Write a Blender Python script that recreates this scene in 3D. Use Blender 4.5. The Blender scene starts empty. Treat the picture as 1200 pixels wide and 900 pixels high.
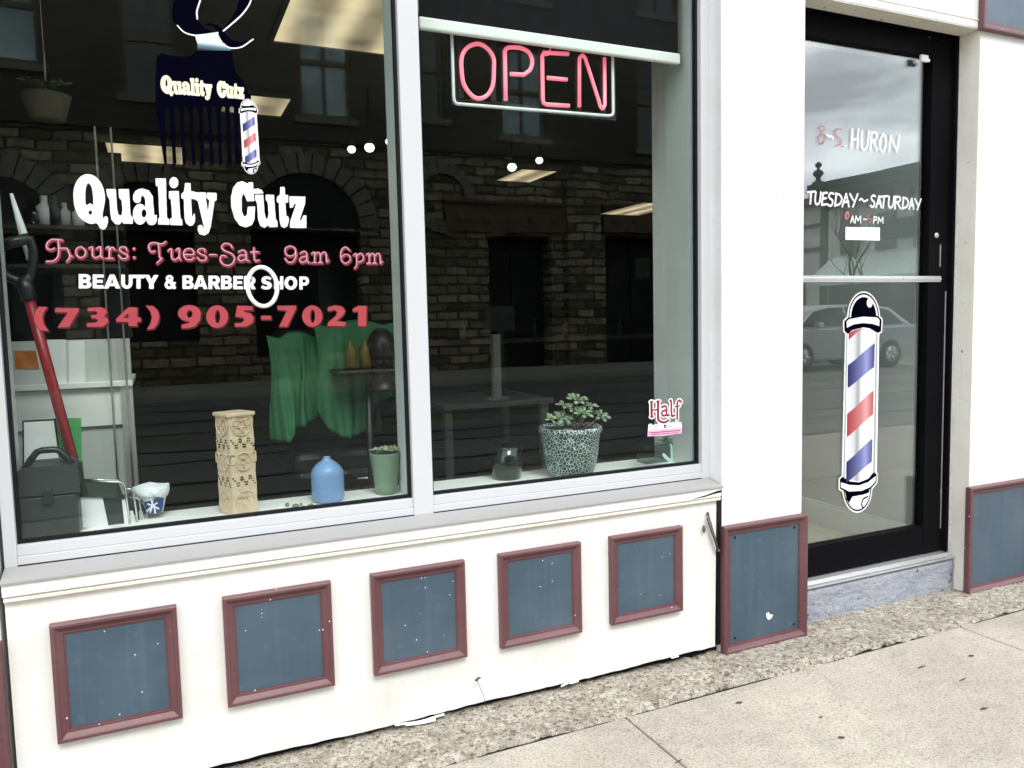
import bpy, math, random
import numpy as np
from mathutils import Vector, Matrix
R = math.radians
random.seed(7)
scene = bpy.context.scene
COL = scene.collection

# ------------------------------------------------------------------ camera
F_PX, YAW, PITCH, ROLL = 915.0, 0.424, -0.082, -0.023
CAM = np.array([0.0, -2.1126, 1.1746])
def cam_axes():
    cy, sy = math.cos(YAW), math.sin(YAW); cp, sp = math.cos(PITCH), math.sin(PITCH)
    cr, sr = math.cos(ROLL), math.sin(ROLL)
    f = np.array([sy*cp, cy*cp, sp]); r = np.array([cy, -sy, 0]); u = np.cross(r, f)
    return r*cr + u*sr, -r*sr + u*cr, f
RT, UP, FW = cam_axes()
cam_data = bpy.data.cameras.new('camera'); cam = bpy.data.objects.new('camera', cam_data)
COL.objects.link(cam); scene.camera = cam
cam_data.sensor_fit = 'HORIZONTAL'; cam_data.sensor_width = 36.0; cam_data.lens = 36.0*F_PX/1200.0
cam_data.clip_start = 0.02; cam_data.clip_end = 2000
m = Matrix.Identity(4)
for i in range(3):
    m[i][0], m[i][1], m[i][2], m[i][3] = RT[i], UP[i], -FW[i], CAM[i]
cam.matrix_world = m

def at(px, py, y=None, z=None, x=None):
    """survey helper: point of the photograph's pixel on a real plane of the place"""
    d = RT*((px-600)/F_PX) - UP*((py-450)/F_PX) + FW
    if y is not None: t = (y-CAM[1])/d[1]
    elif z is not None: t = (z-CAM[2])/d[2]
    else: t = (x-CAM[0])/d[0]
    return CAM + t*d

# ------------------------------------------------------------------ world, sun, exposure
SUN_EL, SUN_ROT = 52.0, 180.0
world = bpy.data.worlds.new('World'); scene.world = world; world.use_nodes = True
wn, wl = world.node_tree.nodes, world.node_tree.links
wn.clear()
w_out = wn.new('ShaderNodeOutputWorld'); w_bg = wn.new('ShaderNodeBackground')
w_bg.inputs['Strength'].default_value = 0.135
sky = wn.new('ShaderNodeTexSky'); sky.sky_type = 'NISHITA'; sky.sun_disc = False
sky.sun_elevation = R(SUN_EL); sky.sun_rotation = R(SUN_ROT); sky.air_density = 1.0; sky.dust_density = 2.0
tc = wn.new('ShaderNodeTexCoord'); mp = wn.new('ShaderNodeMapping'); mp.inputs['Scale'].default_value = (2.1, 2.1, 6.5); mp.inputs['Location'].default_value = (.0, 1.6, .8)
nz = wn.new('ShaderNodeTexNoise'); nz.inputs['Scale'].default_value = 1.9; nz.inputs['Detail'].default_value = 7; nz.inputs['Roughness'].default_value = 0.55
cr = wn.new('ShaderNodeValToRGB')
cr.color_ramp.elements[0].position = 0.40; cr.color_ramp.elements[0].color = (5.0, 5.3, 5.7, 1)
cr.color_ramp.elements[1].position = 0.62; cr.color_ramp.elements[1].color = (12.0, 12.4, 12.9, 1)
e = cr.color_ramp.elements.new(0.5); e.color = (8.2, 8.6, 9.2, 1)
mx = wn.new('ShaderNodeMix'); mx.data_type = 'RGBA'; mx.inputs['Factor'].default_value = 0.94
wl.new(tc.outputs['Generated'], mp.inputs['Vector']); wl.new(mp.outputs['Vector'], nz.inputs['Vector'])
wl.new(nz.outputs['Fac'], cr.inputs['Fac'])
wl.new(sky.outputs['Color'], mx.inputs['A']); wl.new(cr.outputs['Color'], mx.inputs['B'])
wl.new(mx.outputs['Result'], w_bg.inputs['Color']); wl.new(w_bg.outputs['Background'], w_out.inputs['Surface'])
sun_d = bpy.data.lights.new('sun', 'SUN'); sun_d.energy = 0.8; sun_d.angle = R(18); sun_d.color = (1.0, 0.96, 0.9)
sun = bpy.data.objects.new('sun', sun_d); COL.objects.link(sun)
sun.rotation_euler = Vector((0, math.cos(R(SUN_EL)), -math.sin(R(SUN_EL)))).to_track_quat('-Z', 'Y').to_euler()
scene.view_settings.view_transform = 'Standard'; scene.view_settings.look = 'None'
scene.view_settings.exposure = 1.45; scene.view_settings.gamma = 1.0; scene.view_settings.use_curve_mapping = False
scene.render.engine = 'CYCLES'
scene.cycles.use_denoising = True
scene.cycles.caustics_reflective = False; scene.cycles.caustics_refractive = False
scene.cycles.max_bounces = 8; scene.cycles.diffuse_bounces = 3; scene.cycles.glossy_bounces = 3
scene.cycles.transparent_max_bounces = 16
scene.cycles.sample_clamp_indirect = 6.0

# ------------------------------------------------------------------ materials
MATS = {}
class NT:
    """small node-graph helper"""
    def __init__(s, name):
        s.m = bpy.data.materials.new(name); s.m.use_nodes = True
        s.n, s.l = s.m.node_tree.nodes, s.m.node_tree.links; s.n.clear()
        s.out = s.n.new('ShaderNodeOutputMaterial')
    def node(s, t, **kw):
        nd = s.n.new(t)
        for k, v in kw.items():
            if hasattr(nd, k) and k not in nd.inputs: setattr(nd, k, v)
            else: nd.inputs[k].default_value = v
        return nd
    def link(s, a, b): s.l.new(a, b)
    def coords(s, scale=(1, 1, 1), kind='Object'):
        t = s.node('ShaderNodeTexCoord'); mpn = s.node('ShaderNodeMapping'); mpn.inputs['Scale'].default_value = scale
        s.link(t.outputs[kind], mpn.inputs['Vector']); return mpn.outputs['Vector']
    def geo(s, scale=(1, 1, 1)):
        t = s.node('ShaderNodeNewGeometry'); mpn = s.node('ShaderNodeMapping'); mpn.inputs['Scale'].default_value = scale
        s.link(t.outputs['Position'], mpn.inputs['Vector']); return mpn.outputs['Vector']
    def noise(s, vec, scale, detail=4, rough=.55):
        nd = s.node('ShaderNodeTexNoise'); nd.inputs['Scale'].default_value = scale
        nd.inputs['Detail'].default_value = detail; nd.inputs['Roughness'].default_value = rough
        s.link(vec, nd.inputs['Vector']); return nd.outputs['Fac']
    def ramp(s, fac, stops):
        nd = s.node('ShaderNodeValToRGB'); els = nd.color_ramp.elements
        while len(els) < len(stops): els.new(0.5)
        for el, (p, c) in zip(els, stops):
            el.position = p; el.color = c if len(c) == 4 else (*c, 1)
        s.link(fac, nd.inputs['Fac']); return nd.outputs['Color']
    def mix(s, fac, a, b, mode='MIX'):
        nd = s.node('ShaderNodeMix'); nd.data_type = 'RGBA'; nd.blend_type = mode
        if isinstance(fac, (int, float)): nd.inputs['Factor'].default_value = fac
        else: s.link(fac, nd.inputs['Factor'])
        for key, v in (('A', a), ('B', b)):
            if isinstance(v, tuple): nd.inputs[key].default_value = (*v, 1) if len(v) == 3 else v
            else: s.link(v, nd.inputs[key])
        return nd.outputs['Result']
    def math(s, op, a, b=0.0):
        nd = s.node('ShaderNodeMath'); nd.operation = op
        for i, v in enumerate((a, b)):
            if isinstance(v, (int, float)): nd.inputs[i].default_value = v
            else: s.link(v, nd.inputs[i])
        return nd.outputs[0]
    def principled(s, color, rough=.6, metal=0.0, spec=.5, bump=None, bstr=.3, bdist=.002, emit=None, estr=0.0, alpha=None, trans=None):
        p = s.node('ShaderNodeBsdfPrincipled')
        for key, v in (('Base Color', color), ('Roughness', rough), ('Metallic', metal), ('Specular IOR Level', spec), ('Alpha', alpha), ('Transmission Weight', trans)):
            if v is None: continue
            if isinstance(v, tuple): p.inputs[key].default_value = (*v, 1) if len(v) == 3 else v
            elif isinstance(v, (int, float)): p.inputs[key].default_value = v
            else: s.link(v, p.inputs[key])
        if emit is not None:
            p.inputs['Emission Color'].default_value = (*emit, 1); p.inputs['Emission Strength'].default_value = estr
        if bump is not None:
            b = s.node('ShaderNodeBump'); b.inputs['Strength'].default_value = bstr; b.inputs['Distance'].default_value = bdist
            s.link(bump, b.inputs['Height']); s.link(b.outputs['Normal'], p.inputs['Normal'])
        s.link(p.outputs[0], s.out.inputs['Surface']); return s.m

def paint(name, color, rough=.5, dirt=(.5, .45, .38), dirt_amt=.25, speck=None, speck_scale=60, speck_r=.18, speck_keep=.12, bump=.15, streak=False, metal=0.0, spec=.5):
    t = NT(name); v = t.geo()
    n1 = t.noise(v, 3.0, 6); n2 = t.noise(v, 38, 4, .6)
    c = t.mix(t.math('MULTIPLY', t.ramp(n1, [(.45, (0, 0, 0)), (.75, (1, 1, 1))]), dirt_amt), color, dirt)
    n3 = t.noise(v, 130, 2)
    c = t.mix(t.math('MULTIPLY', t.ramp(n2, [(.6, (0, 0, 0)), (.72, (1, 1, 1))]), dirt_amt*.7), c, dirt)
    if streak:
        sv = t.geo((34, 34, 1.3)); ns = t.noise(sv, 1.0, 4)
        c = t.mix(t.math('MULTIPLY', t.ramp(ns, [(.5, (0, 0, 0)), (.8, (1, 1, 1))]), streak), c, dirt)
    if speck:
        vo = t.node('ShaderNodeTexVoronoi'); vo.inputs['Scale'].default_value = speck_scale; t.link(v, vo.inputs['Vector'])
        wob = t.noise(v, 260, 2)
        dd = t.math('ADD', vo.outputs['Distance'], t.math('MULTIPLY', t.math('SUBTRACT', wob, .5), .22))
        sx = t.node('ShaderNodeSeparateColor'); t.link(vo.outputs['Color'], sx.inputs[0])
        keep = t.math('LESS_THAN', sx.outputs[0], speck_keep)
        size = t.math('MULTIPLY', sx.outputs[1], speck_r)
        hit = t.math('MULTIPLY', t.math('MULTIPLY', t.math('LESS_THAN', dd, size), keep), t.math('GREATER_THAN', t.noise(t.geo(), 5.5, 2), .47))
        c = t.mix(hit, c, speck)
    r = t.math('ADD', t.math('MULTIPLY', n2, .25), rough-.12)
    return t.principled(c, r, bump=n3, bstr=bump, bdist=.0012, metal=metal, spec=spec)

def plain(name, color, rough=.5, metal=0.0, spec=.5, emit=None, estr=0.0, var=.12, scale=20, bump=.1):
    t = NT(name); v = t.geo()
    n = t.noise(v, scale, 5)
    lo = tuple(c*(1-var) for c in color); hi = tuple(min(1, c*(1+var)) for c in color)
    c = t.ramp(n, [(.3, lo), (.7, hi)])
    return t.principled(c, rough, metal, spec, bump=t.noise(v, scale*6, 2), bstr=bump, bdist=.001, emit=emit, estr=estr)

def glass(name, tint=(.945, .972, .955), r0=.04, gain=1.0, refl=(.90, 1, .97)):
    """pane: clear tint plus mirror reflection that grows with the angle (Schlick)"""
    t = NT(name)
    lw = t.node('ShaderNodeLayerWeight'); lw.inputs['Blend'].default_value = .5
    f5 = t.math('POWER', lw.outputs['Facing'], 5.0)
    # Facing is 0 head-on and 1 at grazing
    fr = t.math('MULTIPLY', t.math('ADD', t.math('MULTIPLY', f5, 1-r0), r0), gain)
    tr = t.node('ShaderNodeBsdfTransparent'); tr.inputs['Color'].default_value = (*tint, 1)
    gl = t.node('ShaderNodeBsdfGlossy'); gl.inputs['Roughness'].default_value = 0.0; gl.inputs['Color'].default_value = (*refl, 1)
    bn = t.node('ShaderNodeBump'); bn.inputs['Strength'].default_value = .09; bn.inputs['Distance'].default_value = .004
    t.link(t.noise(t.geo(), 2.2, 1), bn.inputs['Height']); t.link(bn.outputs['Normal'], gl.inputs['Normal'])
    ms = t.node('ShaderNodeMixShader'); t.link(fr, ms.inputs['Fac']); t.link(tr.outputs[0], ms.inputs[1]); t.link(gl.outputs[0], ms.inputs[2])
    t.link(ms.outputs[0], t.out.inputs['Surface']); return t.m

M = {}
M['white_wall'] = paint('white painted render', (.74, .745, .735), .5, (.48, .45, .39), .34, speck=(.35, .33, .3), speck_scale=34, speck_r=.1, speck_keep=.03, streak=.10)
M['cream_wall'] = paint('cream white painted panel', (.76, .76, .735), .5, (.46, .42, .34), .30, speck=(.16, .14, .12), speck_scale=46, speck_r=.13, speck_keep=.07, streak=.16)
M['cream_trim'] = paint('cream painted trim', (.80, .77, .68), .5, (.4, .34, .25), .35, speck=(.14, .12, .1), speck_scale=40, speck_r=.3, speck_keep=.06, streak=.25)
M['alu'] = paint('white coated aluminium frame', (.555, .57, .59), .34, (.5, .5, .5), .10, bump=.04)
M['alu_grey'] = paint('grey flashing metal', (.31, .305, .30), .45, (.3, .28, .26), .25, bump=.1)
M['silver'] = paint('mill finish aluminium', (.66, .68, .69), .32, (.35, .34, .32), .3, metal=.65, bump=.05)
M['gasket'] = plain('black rubber gasket', (.007, .008, .009), .6, spec=.2)
M['black_frame'] = paint('worn black painted frame', (.004, .004, .005), .5, (.02, .02, .02), .2, speck=(.6, .58, .54), speck_scale=42, speck_r=.16, speck_keep=.05, spec=.03)
M['maroon'] = paint('maroon painted moulding', (.115, .044, .050), .42, (.30, .2, .19), .16, speck=(.75, .7, .66), speck_scale=60, speck_r=.22, speck_keep=.06)
M['blue'] = paint('slate blue painted board', (.046, .080, .116), .42, (.115, .15, .18), .55, speck=(.72, .74, .74), speck_scale=95, speck_r=.22, speck_keep=.06, streak=.34)
M['chip'] = plain('bare white chipped patch', (.75, .74, .7), .7)
M['glass'] = glass('shop window glass', gain=.60)
M['door_glass'] = glass('door glass', (.93, .965, .95), .085, 1.15, (.99, 1, 1))
M['far_glass'] = plain('dark distant window glass', (.03, .045, .05), .08, spec=.8)
M['vinyl_white'] = plain('white vinyl', (.80, .82, .83), .4, var=.03)
M['vinyl_cream'] = plain('cream vinyl', (.80, .76, .55), .4, var=.03)
M['vinyl_red'] = plain('coral red vinyl', (.36, .05, .062), .4, var=.06)
M['vinyl_dark'] = plain('dark oxblood vinyl', (.06, .005, .010), .4)
M['vinyl_crimson'] = plain('crimson vinyl', (.27, .035, .065), .4, var=.05)
M['vinyl_pink'] = plain('pale pink vinyl', (.55, .36, .40), .4, var=.04)
M['vinyl_black'] = plain('blue black vinyl', (.0015, .0015, .006), .5, spec=0.0)
M['brush_red'] = plain('faded red window paint', (.42, .14, .15), .6, var=.3, scale=300)
M['brush_white'] = plain('white window paint', (.78, .8, .8), .6, var=.06, scale=200)
M['burgundy'] = plain('burgundy print', (.26, .012, .04), .4)
M['sticker_pink'] = plain('pink print', (.72, .38, .58), .4)
M['cyan'] = plain('pale cyan print', (.35, .65, .68), .4)
M['paper'] = plain('white paper', (.74, .76, .78), .7, var=.05)
M['grey_wall'] = plain('pale grey interior wall', (.52, .56, .54), .7, var=.07, scale=3)
M['table_grey'] = plain('dull grey laminate', (.17, .18, .17), .6)
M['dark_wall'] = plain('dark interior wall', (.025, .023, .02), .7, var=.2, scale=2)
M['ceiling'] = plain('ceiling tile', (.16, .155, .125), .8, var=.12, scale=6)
M['black_cloth'] = plain('black fabric', (.006, .006, .008), .9, spec=.1)
M['black_plastic'] = plain('black plastic', (.012, .013, .015), .38)
M['dark_plastic'] = plain('dark grey plastic', (.022, .027, .029), .5)
M['chrome'] = plain('chrome wire', (.6, .62, .62), .22, metal=1.0)
M['white_plastic'] = plain('white plastic', (.82, .84, .83), .4, var=.03)
M['red_paint'] = plain('red painted shaft', (.24, .012, .018), .38)
M['green_cloth'] = plain('green nylon cloth', (.045, .22, .095), .55, var=.2, scale=8)
M['green_card'] = plain('green card', (.05, .32, .10), .7)
M['orange'] = plain('orange brown print', (.5, .16, .04), .7, var=.3, scale=30)
M['vase_blue'] = plain('matte blue glaze', (.15, .27, .48), .38, var=.07, scale=14)
M['pot_green'] = plain('grey green planter', (.16, .24, .165), .45, var=.08)
M['soil'] = plain('potting soil', (.03, .024, .018), .95, var=.4, scale=90, bump=.6)
M['leaf'] = plain('succulent leaf', (.21, .29, .18), .45, var=.3, scale=40)
M['leaf_pale'] = plain('pale variegated leaf', (.38, .46, .28), .5, var=.3, scale=60)
M['stem'] = plain('brown stem', (.16, .11, .06), .8)
M['bag_white'] = plain('white plastic bag', (.62, .66, .70), .35, var=.06, scale=10)
M['bag_blue'] = plain('navy blue print', (.02, .04, .16), .4, var=.2)
M['clear_dark'] = glass('smoked glass', (.35, .38, .37), .05)
M['clear_box'] = glass('clear plastic', (.62, .68, .66), .05)
M['mint'] = plain('pale mint print', (.55, .8, .74), .4)
M['lamp_panel'] = plain('lit ceiling diffuser', (.8, .74, .6), .6, emit=(1.0, .82, .52), estr=.26, var=.1, scale=2)
def mat_lamp():
    t = NT('lit ceiling diffuser'); g_ = t.node('ShaderNodeNewGeometry'); sx = t.node('ShaderNodeSeparateXYZ'); t.link(g_.outputs['Position'], sx.inputs[0])
    wv = t.math('MULTIPLY', t.math('ADD', t.math('SINE', t.math('MULTIPLY', sx.outputs['X'], 21.0)), 1.0), .5)
    st = t.math('ADD', t.math('MULTIPLY', t.math('POWER', wv, 1.6), .20), t.math('MULTIPLY', t.noise(t.geo(), 5, 3), .20))
    m_ = t.principled((.7, .64, .5), .6)
    p_ = [q for q in t.n if q.type == 'BSDF_PRINCIPLED'][0]; p_.inputs['Emission Color'].default_value = (1.0, .80, .50, 1); t.link(st, p_.inputs['Emission Strength']); return m_
M['lamp_panel'] = mat_lamp()
M['bulb'] = plain('lit spot lamp', (.9, .9, .85), .4, emit=(1, .97, .9), estr=.9)
M['neon'] = plain('pink neon tube', (.8, .28, .34), .25, emit=(1.0, .16, .26), estr=.26, var=.05)
M['neon_frame'] = plain('white acrylic tube', (.78, .82, .82), .25, var=.04)
M['bracket'] = plain('rusty iron', (.10, .075, .06), .6, var=.5, scale=120)
M['twig'] = plain('dry brown litter', (.07, .052, .04), .9, var=.4, scale=90)

def mat_stone():
    t = NT('rubble stone wall'); g = t.node('ShaderNodeNewGeometry'); sx = t.node('ShaderNodeSeparateXYZ'); t.link(g.outputs['Position'], sx.inputs[0])
    cx = t.node('ShaderNodeCombineXYZ'); t.link(sx.outputs['X'], cx.inputs[0]); t.link(sx.outputs['Z'], cx.inputs[1])
    v = cx.outputs[0]
    wob = t.node('ShaderNodeTexNoise'); wob.inputs['Scale'].default_value = 1.6; t.link(v, wob.inputs['Vector'])
    vv = t.node('ShaderNodeVectorMath'); vv.operation = 'ADD'
    sc = t.node('ShaderNodeVectorMath'); sc.operation = 'SCALE'; sc.inputs['Scale'].default_value = .12
    t.link(wob.outputs['Color'], sc.inputs[0]); t.link(v, vv.inputs[0]); t.link(sc.outputs[0], vv.inputs[1])
    br = t.node('ShaderNodeTexBrick'); br.inputs['Scale'].default_value = 1.0; br.inputs['Brick Width'].default_value = .52; br.inputs['Row Height'].default_value = .21
    br.inputs['Mortar Size'].default_value = .024; br.inputs['Color1'].default_value = (.13, .105, .065, 1); br.inputs['Color2'].default_value = (.52, .45, .31, 1); br.inputs['Mortar'].default_value = (.06, .05, .036, 1)
    br.inputs['Bias'].default_value = -.1
    t.link(vv.outputs[0], br.inputs['Vector'])
    n = t.noise(v, 9, 6, .65)
    c = t.mix(.65, br.outputs['Color'], t.ramp(n, [(.34, (.35, .35, .33)), (.66, (1.15, 1.1, 1.0))]), 'MULTIPLY')
    h = t.math('ADD', n, t.math('MULTIPLY', br.outputs['Fac'], -.8))
    return t.principled(c, .9, bump=h, bstr=.9, bdist=.05)
M['stone'] = mat_stone()
M['upper_wall'] = plain('brown painted upper wall', (.060, .050, .040), .8, var=.25, scale=1.5)
M['pale_stone'] = plain('dressed stone', (.19, .17, .13), .85, var=.25, scale=5, bump=.4)
M['brown_band'] = plain('brown carved band', (.13, .075, .042), .8, var=.25, scale=6)
M['dark_void'] = plain('dark doorway', (.010, .010, .010), .8)
M['far_frame'] = plain('olive window frame', (.16, .13, .08), .7)
M['light_stucco'] = plain('pale stucco', (.56, .58, .55), .85, var=.12, scale=1.2)
M['cornice'] = plain('dark green cornice', (.022, .042, .040), .6)
M['awning'] = plain('pale green awning', (.52, .62, .57), .7, var=.05)
M['bark'] = plain('bark', (.06, .05, .04), .9, var=.3, scale=30, bump=.5)
M['car_paint'] = plain('silver car paint', (.38, .41, .42), .3, metal=.5)
M['tyre'] = plain('tyre rubber', (.015, .015, .015), .8)
M['car_glass'] = plain('car window', (.015, .02, .022), .08)
M['evergreen'] = plain('shrub leaves', (.05, .09, .03), .7, var=.4, scale=8)

def mat_concrete():
    t = NT('brushed concrete pavement'); v = t.geo()
    big = t.noise(v, 1.6, 6); mid = t.noise(v, 14, 6, .65); fine = t.noise(v, 190, 3, .7); fine2 = t.noise(v, 420, 2, .7)
    c = t.ramp(big, [(.3, (.365, .337, .292)), (.7, (.49, .453, .395))])
    c = t.mix(.55, c, t.ramp(mid, [(.3, (.74, .72, .68)), (.65, (1.06, 1.05, 1.03))]), 'MULTIPLY')
    c = t.mix(.8, c, t.ramp(fine, [(.32, (.66, .64, .6)), (.55, (1.03, 1.03, 1.02))]), 'MULTIPLY')
    c = t.mix(.5, c, t.ramp(fine2, [(.35, (.72, .7, .67)), (.6, (1.06, 1.06, 1.05))]), 'MULTIPLY')
    st = t.noise(t.geo((1, 3, 1)), 5.2, 4, .6)
    c = t.mix(t.math('MULTIPLY', t.ramp(st, [(.56, (0, 0, 0)), (.78, (1, 1, 1))]), .45), c, (.19, .165, .135))
    vo = t.node('ShaderNodeTexVoronoi'); vo.inputs['Scale'].default_value = 7; t.link(v, vo.inputs['Vector'])
    sx = t.node('ShaderNodeSeparateColor'); t.link(vo.outputs['Color'], sx.inputs[0])
    hit = t.math('MULTIPLY', t.math('LESS_THAN', vo.outputs['Distance'], t.math('MULTIPLY', sx.outputs[1], .09)), t.math('LESS_THAN', sx.outputs[0], .25))
    c = t.mix(t.math('MULTIPLY', hit, .28), c, (.09, .08, .07))
    g2 = t.noise(v, 95, 5, .75)
    c = t.mix(.75, c, t.ramp(g2, [(.36, (.55, .53, .5)), (.5, (1.0, 1.0, 1.0)), (.66, (1.12, 1.12, 1.1))]), 'MULTIPLY')
    v2 = t.node('ShaderNodeTexVoronoi'); v2.inputs['Scale'].default_value = 75; t.link(v, v2.inputs['Vector'])
    s2 = t.node('ShaderNodeSeparateColor'); t.link(v2.outputs['Color'], s2.inputs[0])
    h2 = t.math('MULTIPLY', t.math('LESS_THAN', v2.outputs['Distance'], t.math('MULTIPLY', s2.outputs[1], .28)), t.math('LESS_THAN', s2.outputs[0], .10))
    c = t.mix(t.math('MULTIPLY', h2, .75), c, (.10, .09, .075))
    ck = t.node('ShaderNodeTexVoronoi'); ck.feature = 'DISTANCE_TO_EDGE'; ck.inputs['Scale'].default_value = .85
    wv = t.node('ShaderNodeTexNoise'); wv.inputs['Scale'].default_value = 4; wv.inputs['Detail'].default_value = 6; t.link(v, wv.inputs['Vector'])
    av = t.node('ShaderNodeVectorMath'); av.operation = 'ADD'; sv_ = t.node('ShaderNodeVectorMath'); sv_.operation = 'SCALE'; sv_.inputs['Scale'].default_value = .25
    t.link(wv.outputs['Color'], sv_.inputs[0]); t.link(v, av.inputs[0]); t.link(sv_.outputs[0], av.inputs[1]); t.link(av.outputs[0], ck.inputs['Vector'])
    c = t.mix(t.math('MULTIPLY', t.math('MULTIPLY', t.math('LESS_THAN', ck.outputs['Distance'], .0022), t.math('GREATER_THAN', big, .56)), .25), c, (.12, .105, .09))
    return t.principled(c, .85, bump=t.math('ADD', fine, t.math('ADD', mid, g2)), bstr=.45, bdist=.003)
M['concrete'] = mat_concrete()
def mat_aggregate():
    t = NT('worn exposed aggregate'); v = t.geo()
    vo = t.node('ShaderNodeTexVoronoi'); vo.inputs['Scale'].default_value = 75; t.link(v, vo.inputs['Vector'])
    sx = t.node('ShaderNodeSeparateColor'); t.link(vo.outputs['Color'], sx.inputs[0])
    c = t.ramp(sx.outputs[0], [(0, (.17, .14, .105)), (.14, (.30, .268, .215)), (.6, (.37, .34, .285)), (1, (.47, .45, .395))])
    pit = t.noise(v, 58, 4, .7); mid = t.noise(v, 7, 5, .6)
    c = t.mix(t.math('MULTIPLY', t.ramp(pit, [(.36, (1, 1, 1)), (.42, (0, 0, 0))]), .9), c, (.05, .042, .034))
    c = t.mix(t.math('MULTIPLY', t.ramp(t.noise(v, 150, 2, .6), [(.36, (1, 1, 1)), (.42, (0, 0, 0))]), .8), c, (.035, .03, .025))
    c = t.mix(.6, c, t.ramp(mid, [(.3, (.6, .56, .5)), (.65, (1.1, 1.08, 1.04))]), 'MULTIPLY')
    h = t.math('ADD', t.math('MULTIPLY', vo.outputs['Distance'], -.6), t.math('MULTIPLY', pit, 1.6))
    return t.principled(c, .9, bump=h, bstr=.9, bdist=.006)
M['aggregate'] = mat_aggregate()
def mat_step():
    t = NT('chipped lavender grey concrete'); v = t.geo()
    n = t.noise(v, 26, 6, .7); n2 = t.noise(v, 120, 3, .7); n3 = t.noise(t.geo((1, 1, 2.2)), 9, 5, .7)
    c = t.ramp(n3, [(.3, (.27, .29, .345)), (.7, (.40, .42, .475))])
    c = t.mix(t.ramp(n, [(.355, (1, 1, 1)), (.40, (0, 0, 0))]), c, (.10, .09, .085))
    c = t.mix(t.math('MULTIPLY', t.ramp(n2, [(.36, (1, 1, 1)), (.44, (0, 0, 0))]), .6), c, (.14, .13, .125))
    return t.principled(c, .85, bump=t.math('ADD', n, n2), bstr=.8, bdist=.006)
M['step'] = mat_step()
def mat_asphalt():
    t = NT('worn asphalt'); v = t.geo()
    big = t.noise(t.geo((.25, 1, 1)), .8, 5); f = t.noise(v, 60, 3, .7)
    c = t.ramp(big, [(.3, (.13, .13, .118)), (.7, (.22, .213, .195))])
    c = t.mix(.6, c, t.ramp(f, [(.3, (.6, .6, .6)), (.7, (1.3, 1.3, 1.3))]), 'MULTIPLY')
    return t.principled(c, .85, bump=f, bstr=.4, bdist=.006)
M['asphalt'] = mat_asphalt()
M['tar'] = plain('black tar seal', (.008, .008, .008), .5)
M['earth'] = plain('distant ground', (.14, .13, .11), .9, var=.2, scale=.2)
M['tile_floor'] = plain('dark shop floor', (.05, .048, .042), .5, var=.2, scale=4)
M['tan_floor'] = plain('tan entry floor', (.42, .38, .30), .6, var=.15, scale=12)
def mat_crackle():
    t = NT('crackle glaze'); v = t.geo()
    vo = t.node('ShaderNodeTexVoronoi'); vo.feature = 'DISTANCE_TO_EDGE'; vo.inputs['Scale'].default_value = 88; t.link(v, vo.inputs['Vector'])
    c = t.ramp(vo.outputs['Distance'], [(.035, (.50, .60, .57)), (.08, (.018, .04, .042))])
    return t.principled(c, .3, bump=vo.outputs['Distance'], bstr=.4, bdist=.002)
M['crackle'] = mat_crackle()
M['carved'] = paint('carved cream stone', (.58, .46, .32), .7, (.28, .18, .09), .65, bump=.3)
M['carved_dark'] = plain('pierced hole', (.035, .022, .012), .9)

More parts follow.
